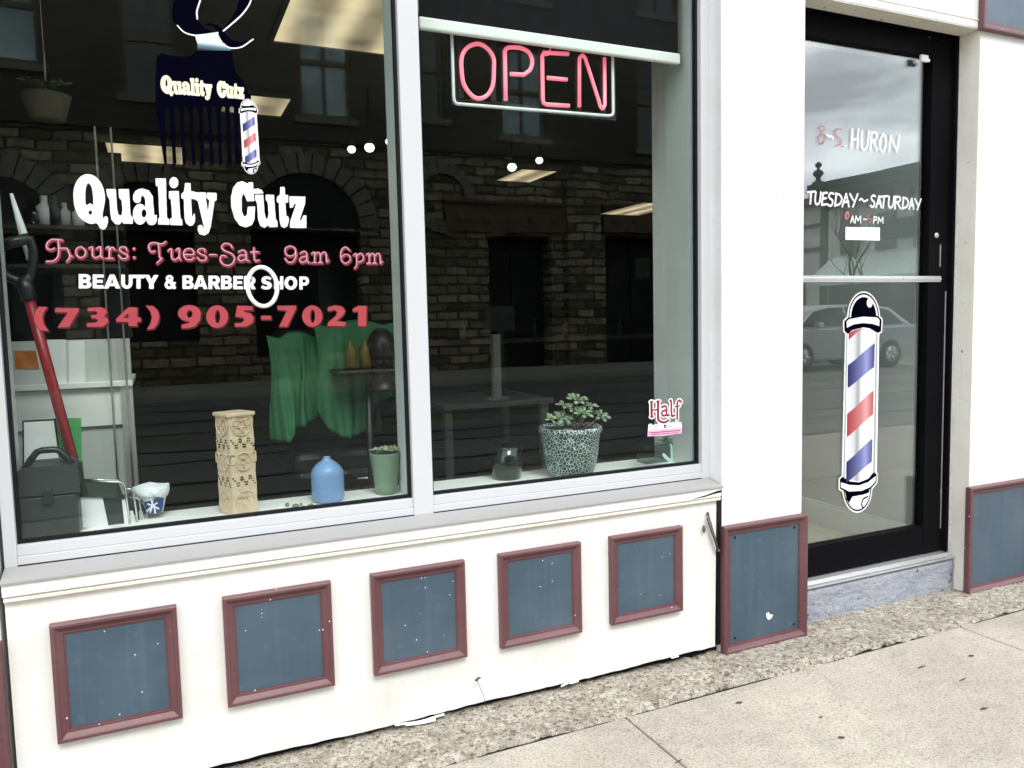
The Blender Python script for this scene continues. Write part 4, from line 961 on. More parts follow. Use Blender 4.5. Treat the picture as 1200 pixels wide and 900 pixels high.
ink = Ink(YW, 988, 262, 1034, 284); ink.poly(shift([(382, 420), (684, 424), (684, 540), (380, 532)], 940, 210, 7.5))
tag(ink.build('blank_sticker', 'vinyl_white'), 'blank white rectangular sticker below the times on the door', 'sticker')

# half sticker low on the right pane
HF = lambda p: shift(p, 750, 455, 13.85)
ink = Ink(YV, 756, 462, 804, 516, .0005)
for pts, r in (([(186, 222), (190, 462)], 1.35), ([(160, 222), (215, 215)], .5), ([(165, 465), (218, 462)], .5), ([(190, 358), (300, 345)], .75), ([(292, 212), (290, 470), (305, 520), (360, 550), (410, 550), (462, 520)], 1.1), ([(293, 215), (292, 490)], 1.35), ([(265, 212), (325, 208)], .5),
               ([(352, 308), (398, 288), (428, 315), (435, 430), (470, 435)], 1.05), ([(432, 358), (372, 368), (352, 415), (385, 448), (432, 425)], 1.0),
               ([(490, 205), (505, 215), (512, 425), (530, 450), (560, 438)], 1.05), ([(668, 222), (640, 197), (606, 228), (605, 320), (603, 505)], 1.05), ([(562, 298), (645, 285)], .6)):
    ink.stroke(HF(pts), r)
wh = ink.grown(1.35); wh.poly(HF([(140, 580), (195, 575), (200, 600), (300, 570), (370, 585), (480, 560), (560, 545), (665, 545), (680, 590), (680, 730), (400, 770), (120, 782), (130, 660)]))
hs = wh.build('savings_sticker', 'vinyl_white', None, 0); tag(hs, 'white sticker with burgundy word Half low on the right pane', 'sticker')
ink.build('word_print', 'burgundy', hs, .0003)
i2 = Ink(YV, 756, 495, 804, 516, .0005); i2.poly(HF([(128, 690), (675, 640), (678, 728), (400, 768), (122, 780)])); i2.stroke(HF([(268, 598), (248, 615), (255, 650), (285, 652), (290, 615), (268, 598)]), .5); i2.build('pink_band', 'sticker_pink', hs, .0002)
i2 = Ink(YV, 756, 495, 804, 516, .0004)
for k in range(17): i2.stroke(HF([(160+k*29, 725-k*2.4), (178+k*29, 723-k*2.4)]), .42, False)
for k in range(14): i2.stroke(HF([(190+k*31, 752-k*2.3), (208+k*31, 750-k*2.3)]), .38, False)
i2.build('fine_print', 'burgundy', hs, .0004)
i2 = Ink(YV, 756, 495, 804, 516, .0004); i2.poly(HF([(388, 588), (412, 588), (432, 605), (428, 632), (408, 645), (388, 642)])); i2.poly(HF([(400, 603), (414, 608), (414, 625), (400, 628)]), False); i2.build('letter_mark', 'vinyl_black', hs, .0003)
i2 = Ink(YV, 756, 495, 804, 516, .0004); i2.poly(HF([(460, 595), (510, 592), (512, 638), (462, 640)])); i2.build('square_mark', 'cyan', hs, .0003)

# ================================================================== IN THE WINDOW
ZL = .645                                              # top of the display ledge
# roller blind with its white bottom rail
YB = .135
a0, a1 = at(492, 30, y=YB), at(795, 67, y=YB); zr = (a0[2]+a1[2])/2
bl = thing('roller_blind', ((a0[0]+a1[0])/2, YB, zr), 'black roller blind half lowered behind the right pane, white bottom rail', 'blind')
w = MB(); w.box(a0[0], a1[0], YB+.003, YB+.006, zr+.012, 2.42); w.build('fabric', 'black_cloth', bl)
w = MB(); w.box(a0[0]-.004, a1[0]+.004, YB-.008, YB+.012, zr-.018, zr+.018); w.build('bottom_rail', 'white_plastic', bl, bevel=.006)
# neon sign
YN = .165
nb_ = at(624, 90, y=YN); ns = thing('neon_sign', (nb_[0], YN, nb_[2]), 'pink neon tube OPEN sign with white border hanging behind the right pane', 'neon sign')
N = lambda p: [at(520+a/5.714, 30+b/5.714, y=YN) for a, b in p]
w = MB(); w.tube(N(spline([(228, 122), (290, 152), (332, 215), (336, 290), (328, 400), (292, 465), (240, 488), (190, 470), (140, 405), (122, 330), (120, 215), (158, 148)], True, 6)), .0066, 10, True); w.build('letter_o', 'neon', ns)
w = MB(); w.tube(N([(415, 502), (413, 400), (409, 185)]+spline([(409, 172), (425, 150), (470, 146), (520, 152), (572, 182), (592, 240), (578, 295), (535, 330)], False, 5)+[(445, 324)]), .0066, 10); w.build('letter_p', 'neon', ns)
w = MB(); w.tube(N([(835, 190), (690, 182), (668, 186), (659, 205), (663, 490), (668, 518), (688, 528), (840, 537)]), .0066, 10); w.tube(N([(692, 350), (825, 362)]), .0066, 10); w.build('letter_e', 'neon', ns)
w = MB(); w.tube(N([(908, 545), (908, 240)]+spline([(910, 215), (928, 200), (946, 215)], False, 5)+[(1040, 510)]+spline([(1046, 535), (1062, 556), (1079, 535)], False, 5)+[(1076, 215)]), .0062, 10); w.build('letter_n', 'neon', ns)
w = MB(); w.tube(N([(52, 60), (58, 200), (66, 480)]+spline([(70, 505), (85, 522), (110, 526)], False, 5)+[(1090, 604)]+spline([(1112, 604), (1130, 596), (1135, 575)], False, 5)+[(1130, 190), (1128, 120)]+[(1110, 100), (80, 35), (58, 45)]), .0052, 8, True); w.build('border_tube', 'neon_frame', ns)
w = MB(); q = [at(520+a/5.714, 30+b/5.714, y=YN+.024) for a, b in ((30, 60), (1140, 130), (1145, 610), (45, 530))]
x0, x1 = q[0][0], q[1][0]; z0, z1 = q[3][2], q[0][2]
for (xa, xb, za, zb_) in ((x0, x1, z0-.002, z0+.02), (x0, x1, z1-.01, z1+.01), (x0, x0+.022, z0+.02, z1-.01), (x1-.02, x1, z0+.02, z1-.01)): w.box(xa, xb, YN+.016, YN+.03, za, zb_)
w.build('back_frame', 'black_plastic', ns)
w = MB()
for pts in ((235, 105, 235, 135),): pass
for (u0, v0) in ((120, 260), (336, 260), (411, 260), (660, 280), (908, 300), (1076, 300)):
    p = at(520+u0/5.714, 30+v0/5.714, y=YN); w.box(p[0]-.009, p[0]+.009, YN+.010, YN+.016, z0+.02, z1-.01)
w.build('support_strip', 'black_plastic', ns)
w = MB(); cpts = spline([(655, 150), (690, 140), (702, 165), (680, 190), (655, 175), (690, 200), (668, 210)], False, 6); w.tube(N(cpts), .0018, 6); w.v = [(a, b-.012, c_) for a, b, c_ in w.v]; w.build('electrode_wire', 'neon', ns)
w = MB()
for u0 in (250, 1000): p = at(520+u0/5.714, 30+80/5.714, y=YN+.02); w.tube([(p[0], YN+.022, z1), (p[0], YN+.022, 2.74)], .0012, 5)
w.build('hanging_wire', 'chrome', ns)

# carved stone tower
p = at(280, 600, z=ZL); rot = R(24)
tw = thing('carved_tower', (p[0], p[1], ZL), 'tall square cream tower carved with flowers and pierced dots on the window ledge', 'ornament')
H_ = at(278, 482, y=p[1])[2]-ZL
def turn(mb, c, a):
    ca, sa = math.cos(a), math.sin(a)
    mb.v = [(c[0]+(x-c[0])*ca-(y-c[1])*sa, c[1]+(x-c[0])*sa+(y-c[1])*ca, z) for x, y, z in mb.v]; return mb
S_ = .0375
w = MB(); rows = 30
sec = [(-1, -1), (-.5, -1.03), (0, -.97), (.5, -1.03), (1, -1), (1.02, 0), (1, 1), (0, 1), (-1, 1), (-1.03, 0)]
vs = []
for j in range(rows+1):
    z = ZL+(H_-.012)*j/rows; k = S_*(1+.012*math.sin(j*.9)+.008*math.sin(j*2.3)+.04*(1-j/rows)-.02)
    vs += [(p[0]+a*k, p[1]+b*k, z) for a, b in sec]
n = len(sec); w.add(vs, [(j*n+i, j*n+(i+1) % n, (j+1)*n+(i+1) % n, (j+1)*n+i) for j in range(rows) for i in range(n)]+[tuple(range(n-1, -1, -1)), tuple(rows*n+i for i in range(n))])
turn(w, p, rot); w.build('shaft', 'carved', tw)
w = MB(); w.box(p[0]-.043, p[0]+.043, p[1]-.043, p[1]+.043, ZL+H_-.0118, ZL+H_); turn(w, p, rot).build('cap', 'carved', tw, bevel=.004)
w = MB(); hb = MB()
def face_pts(side, u, z, d):     # side 0 front, 1 left
    return (p[0]+u, p[1]-S_*1.0-d, z) if side == 0 else (p[0]-S_*1.0-d, p[1]-u, z)
for side in (0, 1):
    for (zz, rad) in ((.88, .030), (.52, .025), (.13, .030)):
        zc = ZL+H_*zz; c0 = [(0, 0)] if zz != .52 else [(0, 0), (.034, .01), (-.034, .01)]
        for (ux, uz) in c0:
            rr_ = rad if ux == 0 else .014
            w.tube([face_pts(side, max(-.039, min(.039, ux+rr_*math.cos(t))), zc+uz+rr_*math.sin(t), .0015) for t in np.linspace(0, 2*math.pi, 22, endpoint=False)], .0022, 6, True)
            for k in range(5):
                t = 2*math.pi*k/5+.3; r1 = rr_*.62
                if ux == 0: w.tube([face_pts(side, r1*math.cos(t)+.009*math.cos(s), zc+uz+r1*math.sin(t)+.009*math.sin(s), .0012) for s in np.linspace(0, 2*math.pi, 10, endpoint=False)], .0016, 5, True)
    for zz in (.70, .33):
        zc = ZL+H_*zz
        for k in range(-2, 3):
            for (dz) in (-.011, -.004, .004, .011):
                uu = k*.0125+(dz*.75 if k % 2 else -dz*.75)
                a = face_pts(side, uu, zc+dz, -.004); b = face_pts(side, uu, zc+dz, .0022); hb.tube([a, b], .0024, 6)
turn(w, p, rot).build('flower_carving', 'carved', tw); turn(hb, p, rot).build('pierced_holes', 'carved_dark', tw)

# blue vase
p = at(385, 587, z=ZL); k = (at(404, 560, y=p[1])[0]-at(366, 560, y=p[1])[0])/2; h = at(384, 535, y=p[1])[2]-ZL
w = MB(); w.lathe([(.001, 0), (k*.80, 0), (k*.93, h*.05), (k*.99, h*.12), (k, h*.25), (k, h*.60), (k*.985, h*.66), (k*.90, h*.74), (k*.66, h*.84), (k*.38, h*.91), (k*.25, h*.95), (k*.21, h*.985), (k*.22, h), (k*.15, h), (k*.13, h*.95), (k*.12, h*.9)], (p[0], p[1], ZL), 40, cap=False)
tag(w.build('vase', 'vase_blue'), 'matte blue bottle shaped vase on the ledge right of the carved tower', 'vase')
# rubble of little stones and cord by the vase
w = MB(); q = at(350, 592, z=ZL)
for k in range(16):
    a = at(335+random.random()*50, 594, z=ZL); w.ball((a[0], a[1]-.03+random.random()*.05, ZL+.003), .004+random.random()*.006, .005, .004+.003*random.random(), 6)
tag(w.build('pebbles', 'pale_stone'), 'grit and small pebbles lying on the ledge by the blue vase', 'pebbles', kind='stuff')

def rosette(mb, c, r, n, lean, mi=0, up=.5):
    tq = Matrix.Rotation(lean, 3, 'X')
    for k in range(n):
        ring_ = k % 2; t = 2*math.pi*k/n*1.0+ring_*.4+random.random()*.3; L_ = r*(1 if not ring_ else .68)*(.85+.3*random.random()); el_ = up*(.25 if not ring_ else .9)
        d = Vector((math.cos(t)*math.cos(el_), math.sin(t)*math.cos(el_), math.sin(el_))); d = tq @ d; s = tq @ Vector((-math.sin(t), math.cos(t), 0)); u = s.cross(d)*-1
        base = Vector(c)+d*r*.08; wd = L_*.30; th = L_*.07
        P_ = []
        for (f_, ww, lift) in ((0, .25, 0), (.35, .75, .03), (.7, 1, .02), (.9, .75, -.01), (1, .12, -.05)):
            m_ = base+d*L_*f_+u*L_*lift; P_.append((m_-s*wd*ww, m_+u*th*ww*1.2, m_+s*wd*ww, m_-u*th*ww))
        vs = [v for row in P_ for v in row]; fs_ = []
        for i in range(4):
            for j in range(4): fs_.append((i*4+j, i*4+(j+1) % 4, (i+1)*4+(j+1) % 4, (i+1)*4+j))
        fs_ += [(3, 2, 1, 0), (16, 17, 18, 19)]
        mb.add(vs, fs_, mi, True)
# green planter with variegated plant
p = at(453, 578, z=ZL); k = (at(470, 540, y=p[1])[0]-at(436, 540, y=p[1])[0])/2; h = at(452, 530, y=p[1])[2]-ZL
pg = thing('planter', (p[0], p[1], ZL), 'tapered grey green planter with low pale leaves beside the mullion', 'plant pot')
w = MB(); w.lathe([(.001, 0), (k*.72, 0), (k*.78, h*.2), (k*1.02, h*.97), (k*1.04, h), (k*.97, h), (k*.94, h*.9), (.001, h*.88)], (p[0], p[1], ZL), 32, cap=False); w.build('pot', 'pot_green', pg)
w = MB()
for i in range(15):
    a = random.random()*6.28; r_ = k*.75*math.sqrt(random.random()); rosette(w, (p[0]+r_*math.cos(a), p[1]+r_*math.sin(a), ZL+h+.003+random.random()*.008), .020, 9, 0, up=.7)
w.build('leaves', 'leaf_pale', pg)
# crackle glazed pot with succulent
p = at(669, 557, z=ZL); k = (at(701, 505, y=p[1])[0]-at(636, 505, y=p[1])[0])/2; h = at(668, 499, y=p[1])[2]-ZL
pc_ = thing('succulent_pot', (p[0], p[1], ZL), 'dark teal pot with white crackle glaze and a leafy succulent behind the right pane', 'plant pot')
w = MB(); w.lathe([(.001, 0), (k*.62, 0), (k*.70, h*.04), (k*.80, h*.2), (k*.88, h*.45), (k*.93, h*.78), (k*.95, h*.86), (k*1.0, h*.88), (k*1.02, h*.93), (k*1.0, h*.99), (k*.97, h), (k*.92, h*.985), (k*.9, h*.9)], (p[0], p[1], ZL), 40, cap=False); w.build('pot', 'crackle', pc_)
w = MB(); w.lathe([(.001, h*.93), (k*.91, h*.93)], (p[0], p[1], ZL), 24, cap=False); w.build('soil', 'soil', pc_)
w = MB(); st = MB()
zt_ = ZL+h*.93
for (px_, py_, r_, n_) in ((676, 468, .046, 17), (659, 490, .046, 17), (684, 484, .042, 16), (704, 487, .040, 15), (660, 475, .034, 13), (692, 476, .034, 13), (646, 491, .032, 12), (671, 479, .036, 14), (677, 490, .034, 12)):
    c = at(px_, py_, y=p[1]+random.uniform(-.02, .02)); rosette(w, c, r_*.78, max(8, n_-4), .5+random.uniform(-.2, .2), up=.5)
    b = (p[0]+(c[0]-p[0])*.35, p[1]+random.uniform(-.01, .01), zt_-.005); st.tube([b, ((b[0]+c[0])/2, (b[1]+c[1])/2, (b[2]+c[2])/2-.004), c], .0022, 5)
w.build('leaves', 'leaf', pc_); st.build('stems', 'stem', pc_)
w = MB()
for i in range(12): w.ball((p[0]-k*.75+random.random()*k*.6, p[1]-k*.45+random.random()*.02, ZL+h*.95), .006, .006, .005, 6)
w.build('pebbles', 'pale_stone', pc_)
# smoked glass tumbler, clear box with mint print
p = at(594, 560, z=ZL); k = (at(612, 540, y=p[1])[0]-at(575, 540, y=p[1])[0])/2; h = at(594, 522, y=p[1])[2]-ZL
w = MB(); w.lathe([(.001, 0), (k*.85, 0), (k, h), (k*.94, h), (k*.8, .006), (.001, .006)], (p[0], p[1], ZL), 28, cap=False); tag(w.build('tumbler', 'clear_dark'), 'smoked glass tumbler on the ledge left of the crackle pot', 'glass')
p = at(777, 542, z=ZL); a, b = at(757, 530, y=p[1]), at(800, 530, y=p[1]); zt_ = at(777, 521, y=p[1])[2]
bx = thing('clear_box', (p[0], p[1], ZL), 'small clear plastic box with pale mint anchor print in the right corner of the window', 'box')
w = MB(); w.box(a[0], b[0], p[1], p[1]+.06, ZL+.0005, zt_); w.build('box_body', 'clear_box', bx, bevel=.002)
ink = Ink(p[1]-.0006, 772, 516, 806, 546, .0005); HB = lambda q: shift(q, 740, 450, 8.18)
ink.stroke(HB([(385, 600), (388, 740)]), 1.3); ink.stroke(HB([(310, 680), (345, 715), (390, 735), (430, 710), (460, 668)]), 1.7); ink.stroke(HB([(372, 582), (380, 580)]), .8); ink.stroke(HB([(360, 752), (430, 748)]), 1.4); ink.build('anchor_print', 'mint', bx)
w = MB()
c0 = at(782, 514, y=p[1]+.03)
for k_ in range(5): rosette(w, (c0[0]-.02+.01*k_, c0[1], zt_+.008*(k_ % 2)), .03, 5, 0, up=1.3)
tag(w.build('leaf_sprig', 'leaf'), 'green leaf sprig sticking up behind the clear box below the Half sticker', 'plant')

# black tool box
p = at(60, 632, z=ZL); yb_ = p[1]
a, b = at(22, 600, y=yb_), at(92, 600, y=yb_); zt_ = at(60, 548, y=yb_)[2]
tb = thing('tool_box', ((a[0]+b[0])/2, yb_, ZL), 'dark grey tool box with arched carry handle in the lower left corner of the window', 'tool box')
w = MB(); w.box(a[0], b[0], yb_, yb_+.125, ZL+.001, ZL+(zt_-ZL)*.63); w.build('body', 'dark_plastic', tb, bevel=.008)
w = MB(); zz = ZL+(zt_-ZL)*.65; w.prism([(a[0]-.003, zz), (b[0]+.003, zz), (b[0]+.001, zt_-.012), (b[0]-.015, zt_), (a[0]+.015, zt_), (a[0]-.001, zt_-.012)], 'y', yb_-.003, yb_+.128); w.build('lid', 'dark_plastic', tb, bevel=.005)
hh = at(60, 527, y=yb_)[2]
w = MB(); xm = (a[0]+b[0])/2; hw = (b[0]-a[0])/2
w.tube([(xm+u*hw, yb_+.06, zt_-.004+(hh-zt_-.004)*v) for u, v in ((-.78, 0), (-.62, .45), (-.38, .92), (-.2, 1), (.2, 1), (.38, .92), (.62, .45), (.78, 0))], .0085, 8); w.build('handle', 'black_plastic', tb)
w = MB(); w.box(xm-.012, xm+.012, yb_-.008, yb_-.002, ZL+(zt_-ZL)*.5, ZL+(zt_-ZL)*.72); w.build('latch', 'black_plastic', tb, bevel=.002)

# board and green card leaning behind the tool box
yb2 = .315
def slab(name, mat, pxs, y, t, parent=None, bevel=0):
    q = [at(px, py, y=y) for px, py in pxs]; mb = MB(); mb.prism([(v[0], v[2]) for v in q], 'y', y, y+t); return mb.build(name, mat, parent, bevel)
bd = slab('picture_board', 'black_plastic', [(26, 493), (65, 491), (78, 600), (27, 600)], yb2, .006); tag(bd, 'white poster in a thin dark frame standing behind the tool box', 'picture')
slab('poster', 'paper', [(28, 495), (63, 493), (77, 600), (29, 600)], yb2-.003, .0025, bd)
tag(slab('green_card', 'green_card', [(64, 490), (95, 490), (97, 612), (66, 612)], yb2+.012, .003), 'flat green card standing behind the red shovel shaft', 'card')
# wire rack with leaflets
p = at(150, 612, z=ZL); yr = p[1]-.03
rk = thing('wire_rack', (p[0], yr, ZL), 'chrome wire leaflet rack with white sheets beside the tool box', 'rack')
def wire(pxs, dy=0.0, r=.0028):
    mb = MB(); mb.tube([at(px, py, y=yr+dy) for px, py in pxs], r, 6); return mb
T_ = lambda p_: shift(p_, 60, 520, 7.5)
for i, (pts, dy) in enumerate((([(240, 330), (590, 335), (630, 345), (650, 380), (690, 705)], 0), ([(640, 395), (700, 398), (722, 420), (760, 690)], .02), ([(660, 470), (750, 475), (775, 495), (800, 690)], .04), ([(790, 520), (815, 525), (835, 560), (848, 680)], .06), ([(270, 315), (600, 318)], .01))):
    wire(T_(pts), dy).build('wire_loop', 'chrome', rk)
for pts, dy, nm in (([(235, 462), (450, 468), (505, 735), (275, 738)], .015, 'leaflet'), ([(620, 490), (650, 490), (690, 712), (645, 712)], .02, 'leaflet'), ([(690, 590), (718, 590), (740, 705), (705, 705)], .03, 'leaflet')):
    slab(nm, 'paper', T_(pts), yr+dy, .002, rk)
slab('dark_folder', 'dark_plastic', T_([(440, 470), (620, 490), (645, 715), (500, 735)]), yr+.02, .003, rk)
slab('back_card', 'black_plastic', T_([(755, 575), (800, 572), (828, 690), (765, 690)]), yr+.045, .002, rk); slab('white_card', 'paper', T_([(772, 590), (798, 588), (822, 680), (780, 680)]), yr+.042, .002, rk)
slab('tray', 'clear_dark', T_([(200, 340), (590, 345), (640, 480), (235, 470)]), yr+.01, .003, rk)
# crumpled white and blue bag
p = at(178, 606, z=ZL+.0); yk = p[1]
def bag_mesh(outline, y, depth, n=14):
    q = [(at(px, py, y=y)[0], at(px, py, y=y)[2]) for px, py in outline]; cx = sum(a for a, b in q)/len(q); cz = sum(b for a, b in q)/len(q)
    mb = MB(); m_ = len(q); rows_ = 5; rng = np.random.RandomState(4); vs = []
    for side in (-1, 1):
        for j in range(rows_+1):
            f_ = 1-j/rows_
            for (a, b) in q:
                bump_ = depth*math.sqrt(max(0, 1-f_*f_))*(.8+.5*rng.rand()); vs.append((cx+(a-cx)*f_+rng.randn()*.0012*(f_ < 1), y+side*bump_, cz+(b-cz)*f_))
    half = (rows_+1)*m_; fs_ = []
    for s_ in (0, 1):
        for j in range(rows_):
            for i in range(m_):
                a_, b_, c__, d_ = s_*half+j*m_+i, s_*half+j*m_+(i+1) % m_, s_*half+(j+1)*m_+(i+1) % m_, s_*half+(j+1)*m_+i
                fs_.append((a_, b_, c__, d_) if s_ == 0 else (d_, c__, b_, a_))
    mb.add(vs, fs_, 0, True); return mb
ol = T_([(715, 380), (790, 355), (865, 335), (930, 345), (1000, 345), (1035, 342), (1042, 400), (1030, 440), (1008, 470), (1000, 520), (980, 600), (920, 612), (850, 620), (820, 560), (800, 500), (760, 480), (720, 430)])
bg = bag_mesh(ol, yk, .028).build('carrier_bag', 'bag_white'); tag(bg, 'crumpled white plastic bag with navy print on the ledge beside the rack', 'bag')
slab('navy_print', 'bag_blue', T_([(815, 512), (900, 490), (990, 472), (985, 540), (970, 605), (910, 612), (848, 618), (830, 560)]), yk-.033, .001, bg)
i2 = Ink(yk-.0336, 165, 580, 195, 606, .0005)
for q in ([(880, 495), (890, 540), (870, 600)], [(850, 530), (890, 545), (945, 570)], [(930, 520), (890, 548), (845, 590)], [(905, 545), (915, 610)]): i2.stroke(T_(q), 1.0)
i2.build('white_print', 'bag_white', bg)

# snow shovel leaning in the left corner
ys = .30
hd = at(30, 335, y=ys); ft = at(92, 562, y=ys); ft = ft+(ft-hd)*.15
sv = thing('snow_shovel', (ft[0], ys, ft[2]), 'red shafted snow shovel with black D handle leaning in the left corner', 'shovel')
w = MB(); w.tube([hd, hd*.55+ft*.45, ft], [.0135, .0135, .0135], 14); w.build('shaft', 'red_paint', sv)
V_ = lambda q: [at(a/4.5, 200+b/4.5, y=ys) for a, b in q]
w = MB(); w.tube(V_(spline([(108, 610), (90, 580), (40, 560), (15, 530)], False, 4)), .012, 8); w.tube(V_(spline([(105, 610), (150, 570), (172, 500), (175, 420), (150, 350)], False, 5)), [.016]*6+[.012]*15, 8); w.tube(V_([(8, 395), (60, 380), (158, 355)]), .0145, 10)
w.tube(V_([(12, 390), (8, 460), (12, 535)]), .010, 8); w.tube([hd-(ft-hd)*.03, hd+(ft-hd)*.06], .019, 12); w.build('handle', 'black_plastic', sv)
w = MB()
d = (Vector(ft)-Vector(hd)).normalized(); s = Vector((0, 1, 0)).cross(d).normalized()
vs = []
for j in range(6):
    for i in range(9):
        u = (i-4)/4; q = Vector(ft)+d*(.06*j)+s*(.17*u)+Vector((0, 1, 0))*(.03+.05*(u*u)-.012*j); vs += [q]
vs2 = [v+Vector((0, .003, 0)) for v in vs]; w.add(vs+vs2, [(j*9+i, j*9+i+1, (j+1)*9+i+1, (j+1)*9+i) for j in range(5) for i in range(8)]+[(54+(j+1)*9+i, 54+(j+1)*9+i+1, 54+j*9+i+1, 54+j*9+i) for j in range(5) for i in range(8)], 0, True)
w.build('blade', 'dark_plastic', sv)
# white stick
w = MB(); w.tube(V_([(42, 105), (100, 300), (150, 460)]), [.004, .010, .012], 8); w.v = [(a, b+.05, c_) for a, b, c_ in w.v]
o = w.build('white_pole', 'white_plastic'); tag(o, 'white pole leaning behind the black shovel handle', 'pole')

# ================================================================== DEEPER IN THE SHOP
# shelf cabinet by the left wall
YC = .72
def P3(px, py, y=YC): return at(px, py, y=y)
cl_, crr = P3(5, 450)[0], P3(155, 450)[0]
cb = thing('shelf_cabinet', ((cl_+crr)/2-.2, YC, .02), 'pale grey shelf cabinet with chrome uprights inside at the left', 'cabinet')
z_top, z_mid, z_low = P3(100, 150)[2], P3(100, 398)[2], P3(100, 455)[2]
w = MB(); w.box(cl_-.5, crr, YC, YC+.03, .02, z_mid); w.build('front_panel', 'grey_wall', cb)
w = MB(); w.box(cl_-.5, crr, YC-.012, YC-.0005, P3(100, 500)[2], z_low); w.build('drawer_front', 'white_plastic', cb, bevel=.002)
w = MB(); w.box(cl_-.5, crr+.002, YC-.03, YC+.4, z_low+.002, z_low+.02); w.build('counter', 'white_plastic', cb, bevel=.002)
for px in (128, 146):
    q = P3(px, 400); w = MB(); w.box(q[0]-.0028, q[0]+.0028, YC-.035, YC-.029, .02, z_top); w.build('upright', 'chrome', cb)
w = MB(); w.box(crr-.035, crr, YC-.02, YC-.0006, .02, z_mid-.001); w.build('end_post', 'silver', cb)
for py in (262, 308): z = P3(90, py)[2]; w = MB(); w.box(cl_-.5, crr, YC+.05, YC+.35, z-.012, z); w.build('shelf', 'dark_wall', cb)
w = MB(); w.box(cl_-.5, crr, YC+.36, YC+.38, z_mid, z_top); w.build('back_panel', 'dark_wall', cb)
for (q, nm, mt, lb) in (([(55, 398), (77, 398), (78, 449), (58, 449)], 'wall_notice', 'paper', 'white notice sheet left of its twin on the cabinet'), ([(80, 400), (99, 399), (100, 449), (81, 449)], 'wall_notice', 'paper', 'white notice sheet right of its twin on the cabinet'), ([(17, 411), (42, 411), (46, 432), (18, 432)], 'orange_print', 'orange', 'orange brown picture on the cabinet left of the white notices')):
    tag(slab(nm, mt, q, YC-.003, .002), lb, 'notice')
for (q, lb) in (([(14, 345), (35, 345), (36, 395), (16, 395)], None), ([(60, 310), (88, 310), (90, 380), (62, 380)], None)):
    slab('mirror_panel', 'far_glass', q, YC+.33, .01, cb)
bc = [(52, 248, .025, 'white_plastic', 'tall white bottle on the cabinet shelf at the left end'), (64, 247, .024, 'dark_plastic', 'black capped bottle on the cabinet shelf beside the white one'), (39, 255, .028, 'clear_box', 'round clear jar on the cabinet shelf by the shovel handle'), (76, 256, .018, 'grey_wall', 'short grey bottle on the cabinet shelf'), (92, 258, .018, 'white_plastic', 'short white bottle on the cabinet shelf near the lettering Q')]
z_sh = P3(90, 262)[2]
for px, py, r_, mt, lb in bc:
    q = at(px, py, y=YC+.15); hh_ = max(.06, q[2]-z_sh+.05); w = MB(); w.lathe([(.001, 0), (r_, 0), (r_, hh_*.65), (r_*.45, hh_*.78), (r_*.45, hh_), (.001, hh_)], (q[0], YC+.15, z_sh+.0005), 16, cap=False); tag(w.build('bottle', mt), lb, 'bottle', 'bottles on the cabinet shelf')

# barber chairs with green capes
YCH = 1.55
def chair(px):
    c = at(px, 470, y=YCH); r = thing('barber_chair', (c[0], YCH, .02), 'black barber chair with a green cape over it behind the left pane', 'chair')
    x, y = c[0], YCH
    w = MB(); w.box(x-.27, x+.27, y-.25, y+.27, .50, .62); w.build('seat', 'black_plastic', r, bevel=.03)
    w = MB(); w.box(x-.26, x+.26, y+.24, y+.34, .60, 1.15); w.build('backrest', 'black_plastic', r, bevel=.03)
    for sx in (-1, 1):
        w = MB(); w.box(x+sx*.31-.035, x+sx*.31+.035, y-.22, y+.25, .76, .81); w.box(x+sx*.31-.02, x+sx*.31+.02, y-.02, y+.04, .55, .76); w.build('armrest', 'black_plastic', r, bevel=.012)
    w = MB(); w.lathe([(.001, 0), (.29, 0), (.27, .03), (.07, .06), (.05, .10), (.05, .48), (.001, .48)], (x, y, .02), 28, cap=False); w.build('base', 'chrome', r)
    w = MB(); w.box(x-.2, x+.2, y-.50, y-.36, .20, .23); w.box(x-.03, x+.03, y-.4, y-.2, .23, .52); w.build('footrest', 'chrome', r, bevel=.006)
    return r
chair(400)
def cape(name, hem, top_py, px0, px1, y, label):
    nx, nz_ = 60, 26; xa, xb = at(px0, 440, y=y)[0], at(px1, 440, y=y)[0]; zt2 = at((px0+px1)/2, top_py, y=y)[2]
    hx = [(at(a, b, y=y)[0], at(a, b, y=y)[2]) for a, b in hem]; vs = []
    for j in range(nz_+1):
        for i in range(nx+1):
            x = xa+(xb-xa)*i/nx; zb2 = float(np.interp(x, [h_[0] for h_ in hx], [h_[1] for h_ in hx])); f_ = j/nz_; z = zt2+(zb2-zt2)*f_
            vs.append((x+.01*math.sin(f_*5+i*.2), y+.022*math.sin(i*.33+.8*math.sin(i*.21))*f_+.007*math.sin(i*.9)*f_+.05*(1-f_)**2, z-.012*math.sin(i*.16)*(1-f_)))
    mb = MB(); w_ = nx+1; mb.add(vs, [(j*w_+i, j*w_+i+1, (j+1)*w_+i+1, (j+1)*w_+i) for j in range(nz_) for i in range(nx)], 0, True)
    o_ = mb.build(name, 'green_cloth'); sm = o_.modifiers.new('thickness', 'SOLIDIFY'); sm.thickness = .003; tag(o_, label, 'cape', 'green barber capes'); return o_
cape('barber_cape', [(316, 505), (322, 518), (338, 518), (346, 503), (360, 498), (386, 478)], 392, 316, 386, YCH-.36, 'green barber cape with a long tail hanging down at its left corner')
cape('barber_cape', [(372, 474), (386, 505), (400, 514), (420, 512), (434, 500), (437, 475), (455, 466), (472, 458)], 378, 372, 474, YCH-.42, 'green barber cape draped broad to the mullion, rounded lower hem')
